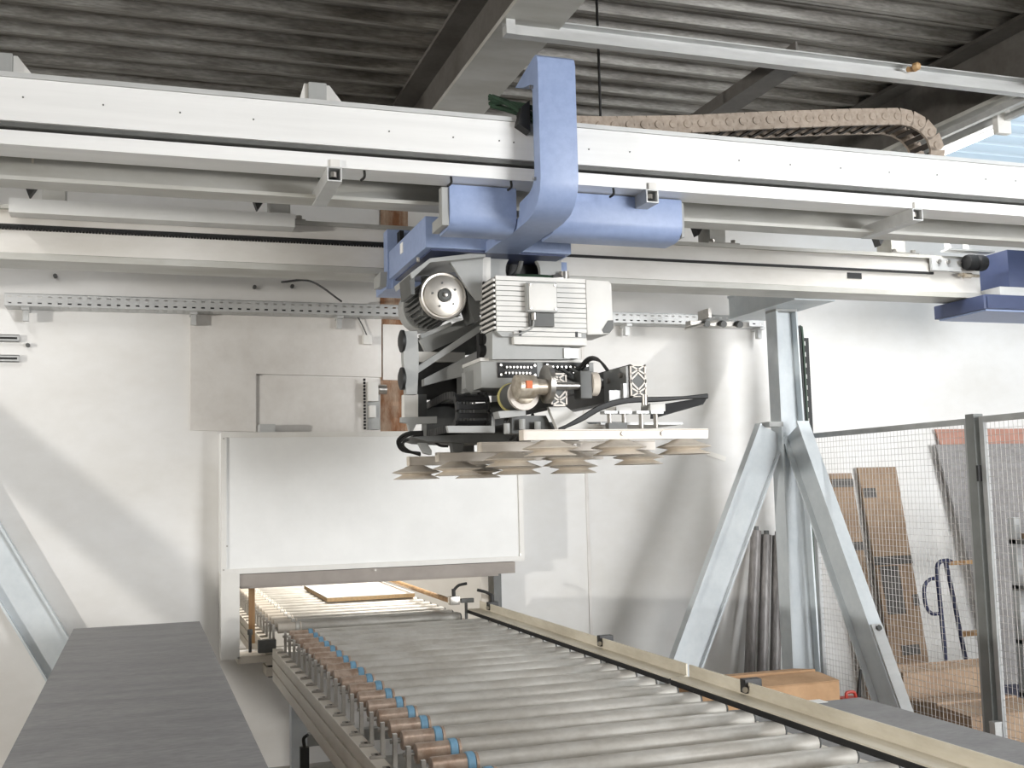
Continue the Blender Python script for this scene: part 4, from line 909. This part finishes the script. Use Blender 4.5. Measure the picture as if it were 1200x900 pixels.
carton('cardboard_box', 'open brown cardboard box with loose flaps beside the laminate stack', 2.45, 3.19, 4.60, 4.98, .26, at(985, 798, Y=4.60).z)
carton('cardboard_box', 'low plain brown carton carrying the open cardboard box', 2.43, 3.17, 4.58, 5.0, 0, .258, False)
carton('cardboard_box', 'brown cardboard box standing behind the wire mesh by the post', 4.08, 4.62, 4.75, 5.25, 0, .36, True, M_cardg)  # darker brown here and below paints in the shade behind the fence
carton('cardboard_box', 'flattened, shade-darkened brown carton lying below the blue trolley', 4.10, 4.75, 5.30, 5.50, 0, .50, True, M_cardg)
carton('cardboard_box', 'brown cardboard box below the board rack', 4.65, 5.03, 4.2, 4.65, 0, .34, False, M_cardg)
b_ = thing('red_canister', 'small red plastic canister next to the open cardboard box', 'canister', (3.28, 4.63, 0))
MB().box(3.23, 3.33, 4.56, 4.70, 0, .55).build('body', M_red, b_, .02)
MB().path([(3.245, 4.63, .55), (3.25, 4.63, .575), (3.29, 4.63, .575), (3.30, 4.63, .55)], .008, 8).build('handle', M_red, b_)
MB().tube((3.315, 4.63, .55), (3.335, 4.63, .68), .012, 8, .006).build('spout', M_black, b_)
# foil rolls leaning behind the brace
for i in range(3):
    tpt = at((886, 898, 911)[i], (622, 627, 628)[i], Y=6.66); bx_ = at((873, 889, 905)[i], 800, Y=6.5).x
    o = thing('foil_roll', ('leftover grey foil roll with bent top', 'slim grey foil roll with open core', 'plain grey foil roll touching the column')[i] + ' leaning on the wall', 'roll', (bx_, 6.5, 0), 'grey rolls behind the column brace')
    MB().tube((bx_, 6.5, .004), tpt, .036, 16).build('wrap', M_roll, o)
    MB().tube(tpt + Vector((0, 0, -.01)), tpt + Vector((.004, .004, .03)), .018, 12).build('core', M_dgrey, o)
# vertical cable tray beside the column
vx = at(941, 500, Y=6.35).x
vt = thing('cable_ladder', 'upright black perforated cable tray with green cables beside the column', 'cable tray', (vx, 6.4, 0))
MB().plate_holes((vx-.005, 6.33, .02), (.07, 0, 0), (0, 0, .075), (0, .004, 0), 1, 34, .3, .4).build('perforated_strip', M_black, vt)
MB().box(vx-.06, vx-.002, 6.36, 6.40, .0, 2.57).build('tray_back', M_rubber, vt)
for k in range(4): MB().path([(vx-.05+.02*k, 6.315, .02), (vx-.045+.018*k, 6.31, 1.4), (vx-.05+.02*k, 6.315, 2.55), (vx-.07+.02*k, 6.33, 2.62)], .009, 6).build('cable', M_green if k % 2 else M_black, vt)
# ------------------------------------------------------------------ unseen tube lights added as fill over the working area
def fill_lamp(x, y, label, power):
    t_ = thing('tube_light', label, 'lamp', (x, y, 3.45))
    MB().box(x-.7, x+.7, y-.09, y+.09, 3.50, 3.56).build('housing', M_white, t_)
    for dy in (-.045, .045): MB().tube((x-.66, y+dy, 3.475), (x+.66, y+dy, 3.475), .014, 10).build('tube', M_lamp, t_)
    for dx in (-.5, .5): MB().box(x+dx-.01, x+dx+.01, y-.01, y+.01, 3.56, 3.99).build('hanger', M_grey, t_)
    l = bpy.data.lights.new('tube_glow', 'AREA'); l.shape = 'RECTANGLE'; l.size = 1.3; l.size_y = .16; l.energy = power; l.color = (1, .99, .98)
    o = bpy.data.objects.new('tube_glow', l); col.objects.link(o); o.parent = t_; o.location = (0, 0, 0.005)
fill_lamp(.2, 1.3, 'added twin tube fill light hanging over the conveyor end', 14)
fill_lamp(-2.6, 1.6, 'added twin tube fill light hanging over the empty floor', 6)
fill_lamp(2.95, 1.2, 'added twin tube fill light hanging in front of the fence', 22)
fill_lamp(5.7, 1.6, 'added twin tube fill light hanging behind the fence line', 22)
fill_lamp(.2, -2.6, 'added twin tube fill light hanging before the plain wall', 8)
fill_lamp(2.95, -2.6, 'added twin tube fill light hanging before the open doorway', 22)
